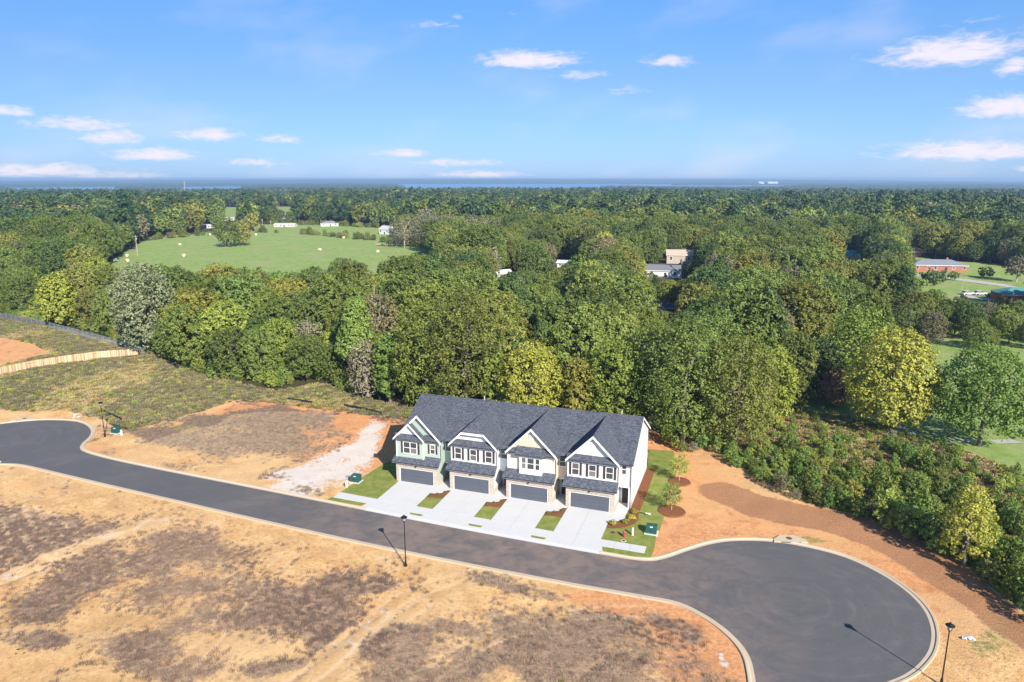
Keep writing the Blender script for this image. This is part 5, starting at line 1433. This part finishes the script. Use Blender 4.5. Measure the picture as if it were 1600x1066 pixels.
for i in range(26): a = rr.uniform(-9, 9); mm.tube([(a, rr.uniform(-1, 1), .3 + rr.uniform(0, .8)), (a + rr.uniform(2, 4), rr.uniform(-1, 1), .3 + rr.uniform(0, .8))], .22, 6)
o = mm.build('log_pile', flat('cut_logs', (.42, .28, .20), .9, .1, .3), None, (X, Y, 0)); tag(o, 'long pile of reddish logs at the right edge of the pasture', 'log pile')
def car(px, py, c, rz, lab):
    X, Y = G(px, py); r_ = empty('parked_car', (X, Y, 0), rz, lab, 'car', 'cars parked by the teal-roofed house'); pm = flat('paint_' + lab[:6].strip(), c, .3, .5, .03)
    MB().prism([(-2.2, -.85, .35), (2.2, -.85, .35), (2.25, -.85, .75), (1.2, -.85, .92), (-2.1, -.85, .95), (-2.25, -.85, .7)], (0, 1.7, 0)).build('body', pm, r_)
    MB().prism([(-1.9, -.75, .94), (1.1, -.75, .93), (.4, -.72, 1.42), (-1.5, -.72, 1.42)], (0, 1.5, 0)).build('cabin', M_GLASS, r_)
    MB().box(-1.45, .35, -.70, .73, 1.42, 1.46).build('roof', pm, r_)
    for sx in (-1.4, 1.4):
        for sy in (-.86, .70): MB().tube([(sx, sy, .33), (sx, sy + .18, .33)], .33, 14).build('wheel', M_BLACK, r_)
car(1512, 461, (.75, .76, .78), R(8), 'white car parked left of the teal-roofed house')
car(1531, 461, (.66, .68, .70), R(4), 'silver car between the white and the dark car')
car(1552, 465, (.03, .035, .05), R(-4), 'dark car nearest the teal-roofed house')
GRAV = concrete_mat('pale_drive', (.40, .36, .32), (.52, .48, .43), (.33, .27, .22), .5)
def strip(pts, w, mat, z, name, lab):
    line = catmull([G(*p) for p in pts], 6)
    V = []; a = offset_line(line, w / 2); b = offset_line(line, -w / 2)
    m = MB(); n = len(line); m.add([(x, y, z) for x, y in a] + [(x, y, z) for x, y in b], [(i, i + n, i + n + 1, i + 1) for i in range(n - 1)])
    o = m.build(name, mat); return tag(o, lab, kind='structure')
strip([(1425, 429), (1460, 433), (1500, 437), (1545, 443), (1600, 450)], 7, GRAV, .03, 'road', 'pale road in front of the far brick house')
strip([(1500, 462), (1560, 470), (1600, 474)], 5, GRAV, .04, 'drive', 'drive with parked cars by the teal-roofed house')
strip([(1360, 650), (1385, 660), (1420, 674), (1460, 683), (1500, 689), (1560, 690), (1680, 686)], 1.7, concrete_mat('park_path', (.36, .35, .33), (.46, .44, .41), (.3, .27, .24), .3), .03, 'path', 'grey footpath curving across the park lawn behind two trees')
strip([(1425, 576), (1460, 578), (1520, 581), (1580, 586)], 1.2, GRAV, .03, 'path', 'thin pale path across the far part of the park lawn')
X, Y = G(1497, 576); r_ = empty('park_bench', (X, Y, 0), R(-10), 'small green bench beside the thin park path', 'bench')
gb = flat('bench_green', (.05, .16, .15), .6)
MB().box(-1, 1, -.25, .25, .42, .48).build('seat', gb, r_); MB().box(-1, 1, .22, .28, .5, .95).build('backrest', gb, r_)
for sx in (-.8, .8): MB().box(sx - .04, sx + .04, -.2, .25, 0, .42).build('leg', gb, r_)
for (px, py, w) in ((1386, 674, 1.6), (1529, 699, 2.0)):
    X, Y = G(px, py); o = MB().lathe([(w, .0), (w * .8, .07), (.1, .1)], 0, 0, 20).build('mulch_ring', flat('red_mulch', (.40, .12, .06), .95, .1, .3, 6), None, (X, Y, -.02)); tag(o, 'red mulch ring under the ' + ('golden tree' if px < 1400 else 'green park tree'), 'mulch ring')

# ------------------------------------------------------------------ single trees one can point to
special_tree(1386, 673, 515, 122, 'gold', 'egg', 'golden yellow tree on the park lawn', 'yellow_tree', z0f=.08, dens=1.9)
special_tree(1529, 698, 545, 140, 'bright', 'egg', 'broad green tree with pale trunk on the park lawn at the right', 'park_tree', z0f=.14, dens=1.9)
special_tree(1336, 622, 478, 108, 'bright', 'egg', 'bright green tree standing behind the golden tree', 'park_tree', z0f=.05, dens=1.2)
special_tree(1280, 622, 528, 62, 'dark', 'round', 'dark shaded tree left of the bright green tree', 'park_tree', z0f=.03)  # dark leaf colour paints in the shade this tree stands in
special_tree(1303, 636, 578, 46, 'rust', 'round', 'small rust-brown tree left of the golden tree', 'park_tree', z0f=.05)
special_tree(1506, 884, 760, 70, 'gold', 'egg', 'yellow young tree among the shrubs near the right turning head', 'yellow_sapling', z0f=.1, dens=.75, bare=.3)
special_tree(828, 664, 538, 88, 'gold', 'round', 'yellow-green tree right behind the cream townhouse roof', 'wood_tree', z0f=.05, seed=77)
special_tree(775, 655, 552, 40, 'lime', 'tall', 'small yellow-green tree left of the yellow-green tree behind the roofs', 'wood_tree', z0f=.05)
special_tree(962, 672, 530, 84, 'lime', 'tall', 'light green tree with yellow leaves behind the end townhouse', 'wood_tree', z0f=.05)
special_tree(905, 668, 560, 60, 'olive', 'round', 'olive tree between the two yellow-green trees behind the roofs', 'wood_tree', z0f=.05)
special_tree(562, 602, 464, 62, 'bright', 'cone', 'tall narrow bright green tree above the dead tree', 'wood_tree', z0f=.25)
special_tree(575, 622, 532, 52, 'brown', 'round', 'dead brown leafless tree at the edge of the wood', 'dead_tree', z0f=.02, bare=.7)
special_tree(610, 628, 520, 44, 'bright', 'tall', 'narrow green tree right of the dead brown tree', 'wood_tree', z0f=.05)
special_tree(232, 553, 412, 82, 'pale', 'tall', 'pale silvery tree above the end of the wooden fence', 'wood_tree', z0f=.04)
special_tree(95, 512, 427, 46, 'lime', 'tall', 'yellowish tree in the wood edge at the far left', 'wood_tree', z0f=.05)
special_tree(668, 636, 470, 92, 'green', 'tall', 'tall rounded tree behind the green townhouse roof corner', 'wood_tree', z0f=.03, dens=1.2)
special_tree(728, 650, 450, 104, 'olive', 'round', 'largest rounded olive tree behind the first two townhouses', 'wood_tree', z0f=.03, dens=1.2)
special_tree(1066, 694, 498, 112, 'green', 'round', 'big rounded tree just right of the right gable wall', 'wood_tree', z0f=.02, dens=1.2)
special_tree(1148, 700, 522, 104, 'olive', 'round', 'big rounded olive tree at the head of the orange soil lot', 'wood_tree', z0f=.02, dens=1.2)
special_tree(1108, 660, 486, 90, 'green', 'tall', 'tall rounded tree behind the two big trees right of the houses', 'wood_tree', z0f=.02, dens=1.1)
special_tree(1015, 672, 505, 90, 'green', 'round', 'tall green tree directly behind the right gable wall', 'wood_tree', z0f=.1, dens=1.2)
special_tree(1195, 664, 540, 76, 'lime', 'tall', 'light green tree at the right edge of the wood by the clearing', 'wood_tree', z0f=.03)
special_tree(1235, 640, 520, 60, 'olive', 'tall', 'olive tree at the wood edge beside the shaded clearing', 'wood_tree', z0f=.03)
special_tree(358, 386, 341, 34, 'green', 'round', 'left one of the two oaks in the pasture', 'pasture_oak', z0f=.03, dens=.8)
special_tree(379, 384, 344, 27, 'olive', 'round', 'right one of the two oaks in the pasture', 'pasture_oak', z0f=.03, dens=.8)
special_tree(943, 432, 360, 30, 'lime', 'tall', 'yellowing tree beside the tall pale pole', 'wood_tree', z0f=.1)
special_tree(985, 432, 391, 30, 'gold', 'round', 'small orange-yellow tree left of the grey-roofed house', 'wood_tree', z0f=.1)
special_tree(905, 440, 398, 34, 'bright', 'round', 'vivid green small tree right of the pale blue shed', 'wood_tree', z0f=.05)
special_tree(765, 452, 384, 36, 'brown', 'tall', 'grey leafless tree at the wood edge above the white shed', 'bare_tree', z0f=.15, bare=.85)
special_tree(480, 575, 500, 60, 'brown', 'round', 'grey dead tree leaning in the wood left of the narrow green tree', 'dead_tree', z0f=.05, bare=.85)
special_tree(365, 565, 500, 64, 'brown', 'round', 'grey dead branches in the wood right of the pale tree', 'dead_tree', z0f=.05, bare=.85)
for px, by, ty, w in ((632, 387, 337, 46), (668, 388, 331, 48), (702, 392, 333, 44), (736, 397, 335, 44), (770, 402, 340, 40)):
    special_tree(px, by, ty, w, 'brown', 'tall', f'grey-brown thinning tree behind the pasture, {["leftmost", "second", "middle", "fourth", "rightmost"][(px - 632) // 34 if px < 770 else 4]} of five', 'bare_tree', 'grey-brown thinning trees behind the pasture', bare=.45)
special_tree(1394, 428, 377, 52, 'rust', 'round', 'pinkish-brown tree left of the long brick house', 'garden_tree', z0f=.1)
special_tree(1588, 440, 400, 34, 'brown', 'tall', 'bare brownish tree on the lawn at the right edge', 'garden_tree', z0f=.2, bare=.5)
for px, by, ty, w, lab in ((1454, 446, 421, 27, 'large clipped round hedge bush left of the small garden tree'), (1470, 443, 423, 18, 'smaller clipped hedge bush behind the large one'), (1440, 449, 436, 17, 'low rounded light green bush at the lawn corner'), (1490, 438, 424, 14, 'small pale tree in front of the brick house'), (1539, 434, 417, 20, 'rounded garden tree right of the brick house')):
    X, Y = G(px, by); h = height_for(px, by, ty); zc = Y * math.cos(PITCH); r0 = w / FPX * zc / 2
    bush(X, Y, -.05, r0, h, 'dark' if 'large' in lab or 'smaller' in lab else 'bright', lab, None, 'garden_bush'); SPECIAL.append((X, Y, r0))

# ------------------------------------------------------------------ the woods
SPA = np.array(SPECIAL)
def keep_mask(X, Y, h, r):
    px, py = P(X, Y, 0)
    fy = front_y(px)
    ok = py < fy
    ok &= ~covered(X, Y, h, r)
    d = np.hypot(X[:, None] - SPA[None, :, 0], Y[:, None] - SPA[None, :, 1])
    ok &= ~(d < (SPA[None, :, 2] * .62 + r[:, None] * .45)).any(1)
    # park opening, pasture and gardens stay open on the ground
    for k in ('park', 'pasture', 'yard', 'pasture_b'):
        ok &= ~inside(X, Y, POLY[k])
    ok &= ~((px > 1225) & (py > 560) & (py < 720))
    return ok, px, py
X, Y, rng = scatter(95, 460, 7.7, 11, R(41))
idx = pickw(rng, NEARK, len(X)); big = value_noise(X, Y, 45, 4)
sc = rng.uniform(.6, 1.18, len(X)) * (.82 + .36 * big)
# the wood nearest the houses is lower; patches of one kind
hN = np.array([TREES[NEARK[i][0]]['h'] for i in idx]); rN = np.array([TREES[NEARK[i][0]]['rx'] for i in idx])
ok, px, py = keep_mask(X, Y, hN * sc, rN * sc)
ok2, _, _ = keep_mask(X, Y, hN * sc * .5, rN * sc * .6)
sc = np.where(~ok & ok2, sc * .52, sc); ok = ok | ok2
edge_d = front_y(px) - py
sc = np.where(edge_d < 16, sc * .72, sc)
X, Y, idx, sc, px, py, hN, rN = [a[ok] for a in (X, Y, idx, sc, px, py, hN, rN)]
D = np.hypot(X, Y)
inframe = (px > -30) & (px < 1630)
order = np.argsort(D + np.where(inframe, 0, 1e5))
NIND = 236
ind = order[:NIND]; rest = np.setdiff1d(np.arange(len(X)), ind)
for i in ind:
    key, kd, _ = NEARK[idx[i]]
    side = next(w for lim, w in ((150, 'behind the chain-link fence'), (330, 'behind the wooden fence end'), (450, 'above the left meadow'), (560, 'behind the dirt lot'), (640, 'right of the dead brown tree'), (730, 'behind the green townhouse'), (810, 'behind the clipped-gable townhouse'), (900, 'behind the cream townhouse'), (1010, 'behind the end townhouse'), (1110, 'right of the end townhouse'), (1210, 'behind the overgrown strip'), (9999, 'near the park lawn')) if px[i] < lim)
    ed = float(front_y(px[i]) - py[i]); row = 'front row' if ed < 22 else ('second row' if ed < 48 else ('third row' if ed < 75 else 'deep row'))
    size = 'tall' if sc[i] * TREES[key]['h'] > 15.5 else 'low'
    place_tree(float(X[i]), float(Y[i]), key, float(sc[i]), f'{size} {KINDWORD[kd]} tree, {row} of the wood {side}', f'{KINDWORD[kd]} trees of the wood {side}', {'dark': 'dark_tree'}.get(kd, 'wood_tree'))
print('near trees', len(X))
def edge_thicket():
    rg = np.random.RandomState(61); A = []; q = [Vector(G(*p)) for p in FRONT[1:-4]]
    for a, b in zip(q[:-1], q[1:]):
        L = (b - a).length; n = int(L / .55)
        for i in range(n):
            p = a.lerp(b, rg.rand()); o = rg.uniform(-.5, 6.5); A.append((p.x, p.y + o, o))
    A = np.array(A); k = [0, 1, 2, 3, 4, 6]; px, py = P(A[:, 0], A[:, 1]); keep = (px > -60) & (px < 1300) & ~((px > 640) & (px < 1000)); A = A[keep]
    instance_cloud('wood_edge_thicket', A[:, 0], A[:, 1], np.zeros(len(A)) - .1, [tree_joint(f'sap{i}') for i in k], rg.randint(0, len(k), len(A)), rg.uniform(.45, 1.0, len(A)) + A[:, 2] * .05, rg.uniform(0, 6.28, len(A)), 'leafy thicket along the front edge of the wood')

instance_cloud('wood', X[rest], Y[rest], terrain(X[rest], Y[rest]) - .15, [k[0] for k in NEARK], idx[rest], sc[rest], rng.uniform(0, 6.28, len(rest)), 'mass of mixed green trees between the townhouses and the distance')
def big_clear(X, Y, h, r): return covered(X, Y, h, r)
X, Y, rng = scatter(460, 1250, 9.6, 12, R(41))
idx = pickw(rng, MIDK, len(X)); sc = rng.uniform(.75, 1.5, len(X)) * (.8 + .4 * value_noise(X, Y, 90, 6))
# more blue-green pines further out
ok = ~covered(X, Y, 15.5 * sc, 5 * sc) & ~inside(X, Y, POLY['pasture']) & ~inside(X, Y, POLY['pasture_b']) & ~inside(X, Y, POLY['field_b']) & ~inside(X, Y, POLY['field_c'])
px, py = P(X, Y, 0)
ok &= ~((value_noise(X, Y, 130, 31, 2) > .80) & (rng.rand(len(X)) > .1))
X, Y, idx, sc = [a[ok] for a in (X, Y, idx, sc)]
print('mid trees', len(X))
instance_cloud('distant_wood', X, Y, terrain(X, Y) - .2, [k[0] for k in MIDK], idx, sc, rng.uniform(0, 6.28, len(X)), 'distant wooded country beyond the pasture')
X, Y, rng = scatter(1250, 3000, 13, 13, R(40))
idx = pickw(rng, FARK, len(X)); sc = rng.uniform(.7, 1.6, len(X)) * (.75 + .5 * value_noise(X, Y, 160, 7))
print('far trees', len(X))
instance_cloud('far_wood', X, Y, terrain(X, Y) - .2, [k[0] for k in FARK], idx, sc, rng.uniform(0, 6.28, len(X)), 'far dark woods reaching to the lake')

# ------------------------------------------------------------------ lake and the country behind it
LZ = -20.5
t = NT('lake_water', .22, .5); n = t.noise(.02, 4, .6, vec=t.mapv(t.pos(), scale=(1, .25, 1))); t.color(t.mix(n, (.008, .13, .30), (.012, .18, .38)))
t.bump(t.noise(.6, 3, .6), .5, .5)
m = MB(); m.add([(-9000, 3050, LZ), (9000, 3050, LZ), (11500, 13800, LZ), (-11500, 13800, LZ)], [(0, 1, 2, 3)]); o = m.build('lake', t.m); tag(o, 'long blue lake on the horizon', kind='structure')
def far_country():
    rings = 2950 * (1.0155 ** np.arange(102)); cols = np.radians(np.linspace(-40, 40, 1100))
    Rr, A = np.meshgrid(rings, cols, indexing='ij'); X = Rr * np.sin(A); Y = Rr * np.cos(A)
    px = 800 + FPX * np.tan(A) / math.cos(PITCH) * 1.0
    px = 800 + FPX * X / (Y * math.cos(PITCH) + 40 * math.sin(PITCH))
    rs = np.random.RandomState(9)
    n1 = value_noise(X, Y, 700, 41); n2 = value_noise(X, Y * .5, 260, 42)
    wob = (n1 - .5) * 1500
    land = np.zeros(X.shape, bool)
    R2 = Rr + wob
    px = px + (n2 - .5) * 60 + (n1 - .5) * 90
    land |= (px > 960) & (Rr + wob * .3 < 4850)
    land |= (px > 1230)
    land |= (px > 395) & (px < 620 + (n2 - .5) * 80) & (R2 < 7000)
    land |= (px >= 1080) & (R2 > 7400)
    land |= px < 10
    land |= (px < 395) & (R2 < 3500) & (px > 10)
    land |= (px < 395) & (R2 > 6200)
    land |= (px > 212) & (px < 250) & (R2 > 3000)
    land |= R2 > 8600
    base = np.interp(px, [-400, 0, 350, 700, 1150, 1400, 1600, 2000], [0, 6, 22, 33, 30, 12, -8, -10])
    rise = smooth(9500, 12500, Rr)
    h = -19 + 13 + rs.uniform(-5, 5, X.shape) + (n2 - .5) * 14
    h = h * (1 - rise) + (base + (n1 - .5) * 8 + rs.uniform(-2, 2, X.shape)) * rise
    Z = np.where(land, h, -27.0)
    Z = np.minimum(Z, 37)
    nr, nc = X.shape; V = np.stack([X, Y, Z], -1).reshape(-1, 3)
    i, j = np.meshgrid(np.arange(nr - 1), np.arange(nc - 1), indexing='ij'); a = (i * nc + j).ravel()
    F = np.stack([a, a + nc, a + nc + 1, a + 1], -1)[:, ::-1]
    t = NT('far_canopy', .9, .1)
    n = t.noise(.03, 5, .7); nn = t.noise(.004, 3)
    c = t.mix(n, (.025, .055, .03), (.07, .11, .05)); c = t.mix(t.step(nn, .60, .70, 0, .5), c, (.22, .20, .11)); t.color(c)
    me = np_mesh('far_country', V, F, t.m); o = bpy.data.objects.new('far_country', me); link(o); tag(o, 'wooded low hills around and behind the lake', kind='stuff')
far_country()
for (az, d, w, lab) in ((1181, 7600, 46, 'small white building on the far lake shore, left of two'), (1192, 7600, 70, 'larger white building on the far lake shore, right of two')):
    X = (az - 800) / FPX * d * .975; Y = d * .97; o = MB().box(-w, w, -15, 15, 0, 18).slab([(-w - 3, -18, 18), (w + 3, -18, 18), (w + 3, 18, 24), (-w - 3, 18, 24)], 2).build('shore_building', flat('shore_white_%d' % az, (.8, .8, .8)), None, (X, Y, -12)); tag(o, lab, 'building')

# ------------------------------------------------------------------ saplings and shrubs beside the turning head
SAP = []
for i, (kd, sh, h, rx, w, br) in enumerate([('green', 'tall', 3.6, 1.25, 4, 0), ('bright', 'tall', 3.9, 1.2, 5, 0), ('lime', 'round', 2.6, 1.3, 3.5, 0), ('bright', 'round', 2.8, 1.5, 4, 0), ('olive', 'tall', 3.8, 1.3, 3, 0), ('brown', 'tall', 2.8, 1.1, 2, .5), ('lime', 'tall', 3.2, 1.1, 1.5, 0), ('bright', 'cone', 4.2, 1.1, 2, 0)]):
    tree_meshes(f'sap{i}', kd, sh, 500 + i, h=h, rx=rx, z0=.1, lobes=15, clumps=22, per=6, leaf=.115, lobe_r=.5, clump_r=.2, bare=br); SAP.append((f'sap{i}', kd, w))
    TREES[f'sap{i}']['tm'] = MB().tube([(0, 0, -.2), (.05, .03, h * .5), (0, 0, h * .85)], [.06, .04, .01], 5)
    for c in range(8):
        a = c * .8; TREES[f'sap{i}']['tm'].tube([(0, 0, .2 + c * h * .07), (rx * .6 * math.cos(a), rx * .6 * math.sin(a), .8 + c * h * .09)], [.03, .008], 4, False)
rs = np.random.RandomState(33)
cand = []
sh_poly = POLY['shrub']; xs = [p[0] for p in sh_poly]; ys = [p[1] for p in sh_poly]
placed = []
low_edge = [(1060,706),(1120,712),(1170,745),(1262,792),(1337,812),(1450,855),(1530,905),(1640,1010)]
edge_thicket()
def hedge():
    rg = np.random.RandomState(71); k = [0, 2, 3, 4, 5]; A = []
    for line in ([(222, 376), (300, 369), (345, 366)], [(400, 363), (440, 364)], [(470, 365), (520, 370), (575, 375)], [(560, 372), (640, 384), (672, 390)], [(395, 349), (500, 351), (620, 357)]):
        q = [Vector(G(*p)) for p in line]
        for a, b in zip(q[:-1], q[1:]):
            for i in range(int((b - a).length / 2.0)):
                p = a.lerp(b, rg.rand()); A.append((p.x + rg.uniform(-1, 1), p.y + rg.uniform(-4, 4)))
    A = np.array(A)
    instance_cloud('field_hedge', A[:, 0], A[:, 1], terrain(A[:, 0], A[:, 1]) - .1, [tree_joint(f'sap{i}') for i in k], rg.randint(0, len(k), len(A)), rg.uniform(.6, 1.6, len(A)), rg.uniform(0, 6.28, len(A)), 'hedge bushes along the far edge of the pasture')
hedge()
for _ in range(9000):
    x, y = rs.uniform(min(xs), max(xs)), rs.uniform(min(ys), max(ys))
    if len(placed) > 250: break
    a, b = P(x, y)
    if a < 1040 or a > 1660 or b > 1080: continue
    if not inside(x, y, sh_poly): continue
    le = np.interp(a, [p[0] for p in low_edge], [p[1] for p in low_edge])
    up = np.interp(a, [1000, 1130, 1240, 1330, 1420, 1520, 1640], [690, 664, 640, 655, 684, 712, 760])
    f = (le - b) / max(20, le - up)          # 0 at the kerb side, 1 at the park side
    dens = 1.0 if f < .5 else .2
    if rs.rand() > dens: continue
    s = rs.uniform(.5, 1.0) * (1.0 - .75 * max(0, f - .3)) * (.9 + .35 * (a > 1380))
    rmin = 1.3 * s + .75
    if any((x - q[0]) ** 2 + (y - q[1]) ** 2 < (rmin) ** 2 for q in placed): continue
    if np.min(np.hypot(SPA[:, 0] - x, SPA[:, 1] - y)) < 1.6: continue
    placed.append((x, y, s, a, b, f))
for (x, y, s, a, b, f) in placed:
    k = int(rs.choice(len(SAP), p=np.array([q[2] for q in SAP]) / sum(q[2] for q in SAP))); key, kd, _ = SAP[k]
    zone = next(w for lim, w in ((1130, 'beside the young trees'), (1200, 'above the mulch band start'), (1270, 'above the kerb inlet'), (1340, 'right of the kerb inlet'), (1420, 'below the golden tree'), (1500, 'left of the yellow young tree'), (9999, 'right of the yellow young tree')) if a < lim)
    zone += ', ' + ('kerb side' if f < .22 else ('middle' if f < .55 else 'park side'))
    cm, tm = tree_parts(key)
    r_ = empty('sapling', (x, y, 0), rs.uniform(0, 6), f'{"big" if s > .72 else "small"} {KINDWORD[kd]} sapling {zone}', 'sapling', f'{KINDWORD[kd]} saplings in the overgrown strip')
    r_.scale = (s, s, s * rs.uniform(.85, 1.2)); link(bpy.data.objects.new('crown', cm), r_); link(bpy.data.objects.new('stem', tm), r_)
print("saplings", len(placed))

# undergrowth along the wood edge (uncountable)
def tuft_mesh(name, mat, r, h, n, w, seed, leafy=False):
    rg = np.random.RandomState(seed); V = []; F = []
    for i in range(n):
        a = rg.uniform(0, 6.28); d = rg.uniform(0, r) * .6; x, y = d * math.cos(a), d * math.sin(a); hh = h * rg.uniform(.5, 1.1); ln = rg.uniform(.1, .5) * hh; b = rg.uniform(0, 6.28)
        tx, ty = x + ln * math.cos(a), y + ln * math.sin(a); wx, wy = w * math.cos(b), w * math.sin(b); k = len(V)
        if leafy:
            V += [(x - wx, y - wy, hh * .2), (x + wx, y + wy, hh * .3), (tx + wx, ty + wy, hh), (tx - wx, ty - wy, hh * .85)]
        else: V += [(x - wx, y - wy, 0), (x + wx, y + wy, 0), (tx + wx * .3, ty + wy * .3, hh), (tx - wx * .3, ty - wy * .3, hh)]
        F.append((k, k + 1, k + 2, k + 3))
    return np_mesh(name, np.array(V), np.array(F), mat)
TUFT = [tuft_mesh('tuft_olive', LEAF['olive'], .6, .5, 60, .04, 1, True), tuft_mesh('tuft_brown', LEAF['brown'], .6, .45, 60, .035, 2, True), tuft_mesh('tuft_straw', LEAF['straw'], .6, .42, 60, .035, 3, True), tuft_mesh('tuft_green', LEAF['lime'], .5, .55, 50, .04, 4, True), tuft_mesh('tuft_rust', LEAF['rust'], .45, .5, 26, .05, 5, True)]
def cloud_from(poly_names, n, seed, weights, label, name, s0=.6, s1=1.3, cond=None, dens=None):
    rg = np.random.RandomState(seed); A = []
    for nm in poly_names:
        q = POLY[nm]; qx = [p[0] for p in q]; qy = [p[1] for p in q]
        x = rg.uniform(min(qx), max(qx), n * 6); y = rg.uniform(min(qy), max(qy), n * 6); k = inside(x, y, q)
        a, b = P(x, y); k &= (a > -120) & (a < 1720) & (b < 1130)
        A.append(np.stack([x[k], y[k]], 1))
    A = np.vstack(A); rg.shuffle(A)
    M = near_masks(A[:, 0], A[:, 1]); d = dens(M); A = A[rg.rand(len(A)) < d][:n]
    M = near_masks(A[:, 0], A[:, 1])
    patch = value_noise(A[:, 0], A[:, 1], 16, seed + 3); w = np.array(weights, float)
    idx = np.array([rg.choice(len(w), p=w / w.sum()) for _ in range(len(A))])
    first = np.argsort(-w)[:2]
    idx = np.where(rg.rand(len(A)) < .7, np.where(patch > .5, first[0], first[1]), idx)
    gz = (value_noise(A[:, 0], A[:, 1], 6, 21) - .5) * .5 - .05
    instance_cloud(name, A[:, 0], A[:, 1], gz, TUFT, idx, rg.uniform(s0, s1, len(A)), rg.uniform(0, 6.28, len(A)), label)
    print(name, len(A))
cloud_from(['meadow'], 18000, 51, [1.5, 2.3, 5, 1.0, 1.0], 'tall dry weeds and grass covering the left meadow', 'meadow_weeds', .6, 1.35, dens=lambda M: M['olive'] * .95 * M['clear'])
cloud_from(['shrub'], 5200, 52, [1.6, .8, 4, 1.5, .3], 'weeds and brambles between the saplings', 'undergrowth', .6, 1.5, dens=lambda M: M['olive'])
DRYM = flat('dry_stalks', (.20, .145, .115), .9, .1, .45, 2.0); DRYM2 = flat('dry_stalks_pale', (.36, .28, .20), .9, .1, .4, 2.0)
TUFT_OLD = TUFT
TUFT = [tuft_mesh('dry_tuft_dark', DRYM, .45, .24, 26, .018, 11), tuft_mesh('dry_tuft_pale', DRYM2, .4, .22, 20, .014, 12), tuft_mesh('weed_green', LEAF['olive'], .22, .16, 14, .04, 13, True)]
cloud_from(['front', 'lot'], 26000, 53, [5, 4, .35], 'mats of dead grey-brown weeds on the bare lots', 'dead_weeds', .5, 1.3, dens=lambda M: np.clip(M['dry'] * 1.3, 0.03, 1) * M['clear'] * ((M['dry'] > 0.001) | (M['py'] > 790)))
TUFT = TUFT_OLD

# ------------------------------------------------------------------ haze
hm_ = bpy.data.materials.new('haze_air'); hm_.use_nodes = True; ht = hm_.node_tree; ht.nodes.clear()
ho = ht.nodes.new('ShaderNodeOutputMaterial'); hv = ht.nodes.new('ShaderNodeVolumePrincipled')
hv.inputs['Color'].default_value = (.46, .69, 1.0, 1); hv.inputs['Density'].default_value = 1.35e-4; hv.inputs['Anisotropy'].default_value = 0.1
ht.links.new(hv.outputs[0], ho.inputs['Volume'])
hz = MB().box(-14500, 14500, -60, 15500, -32, 47).build('haze', hm_); tag(hz, 'thin bluish summer haze over the country', kind='stuff')
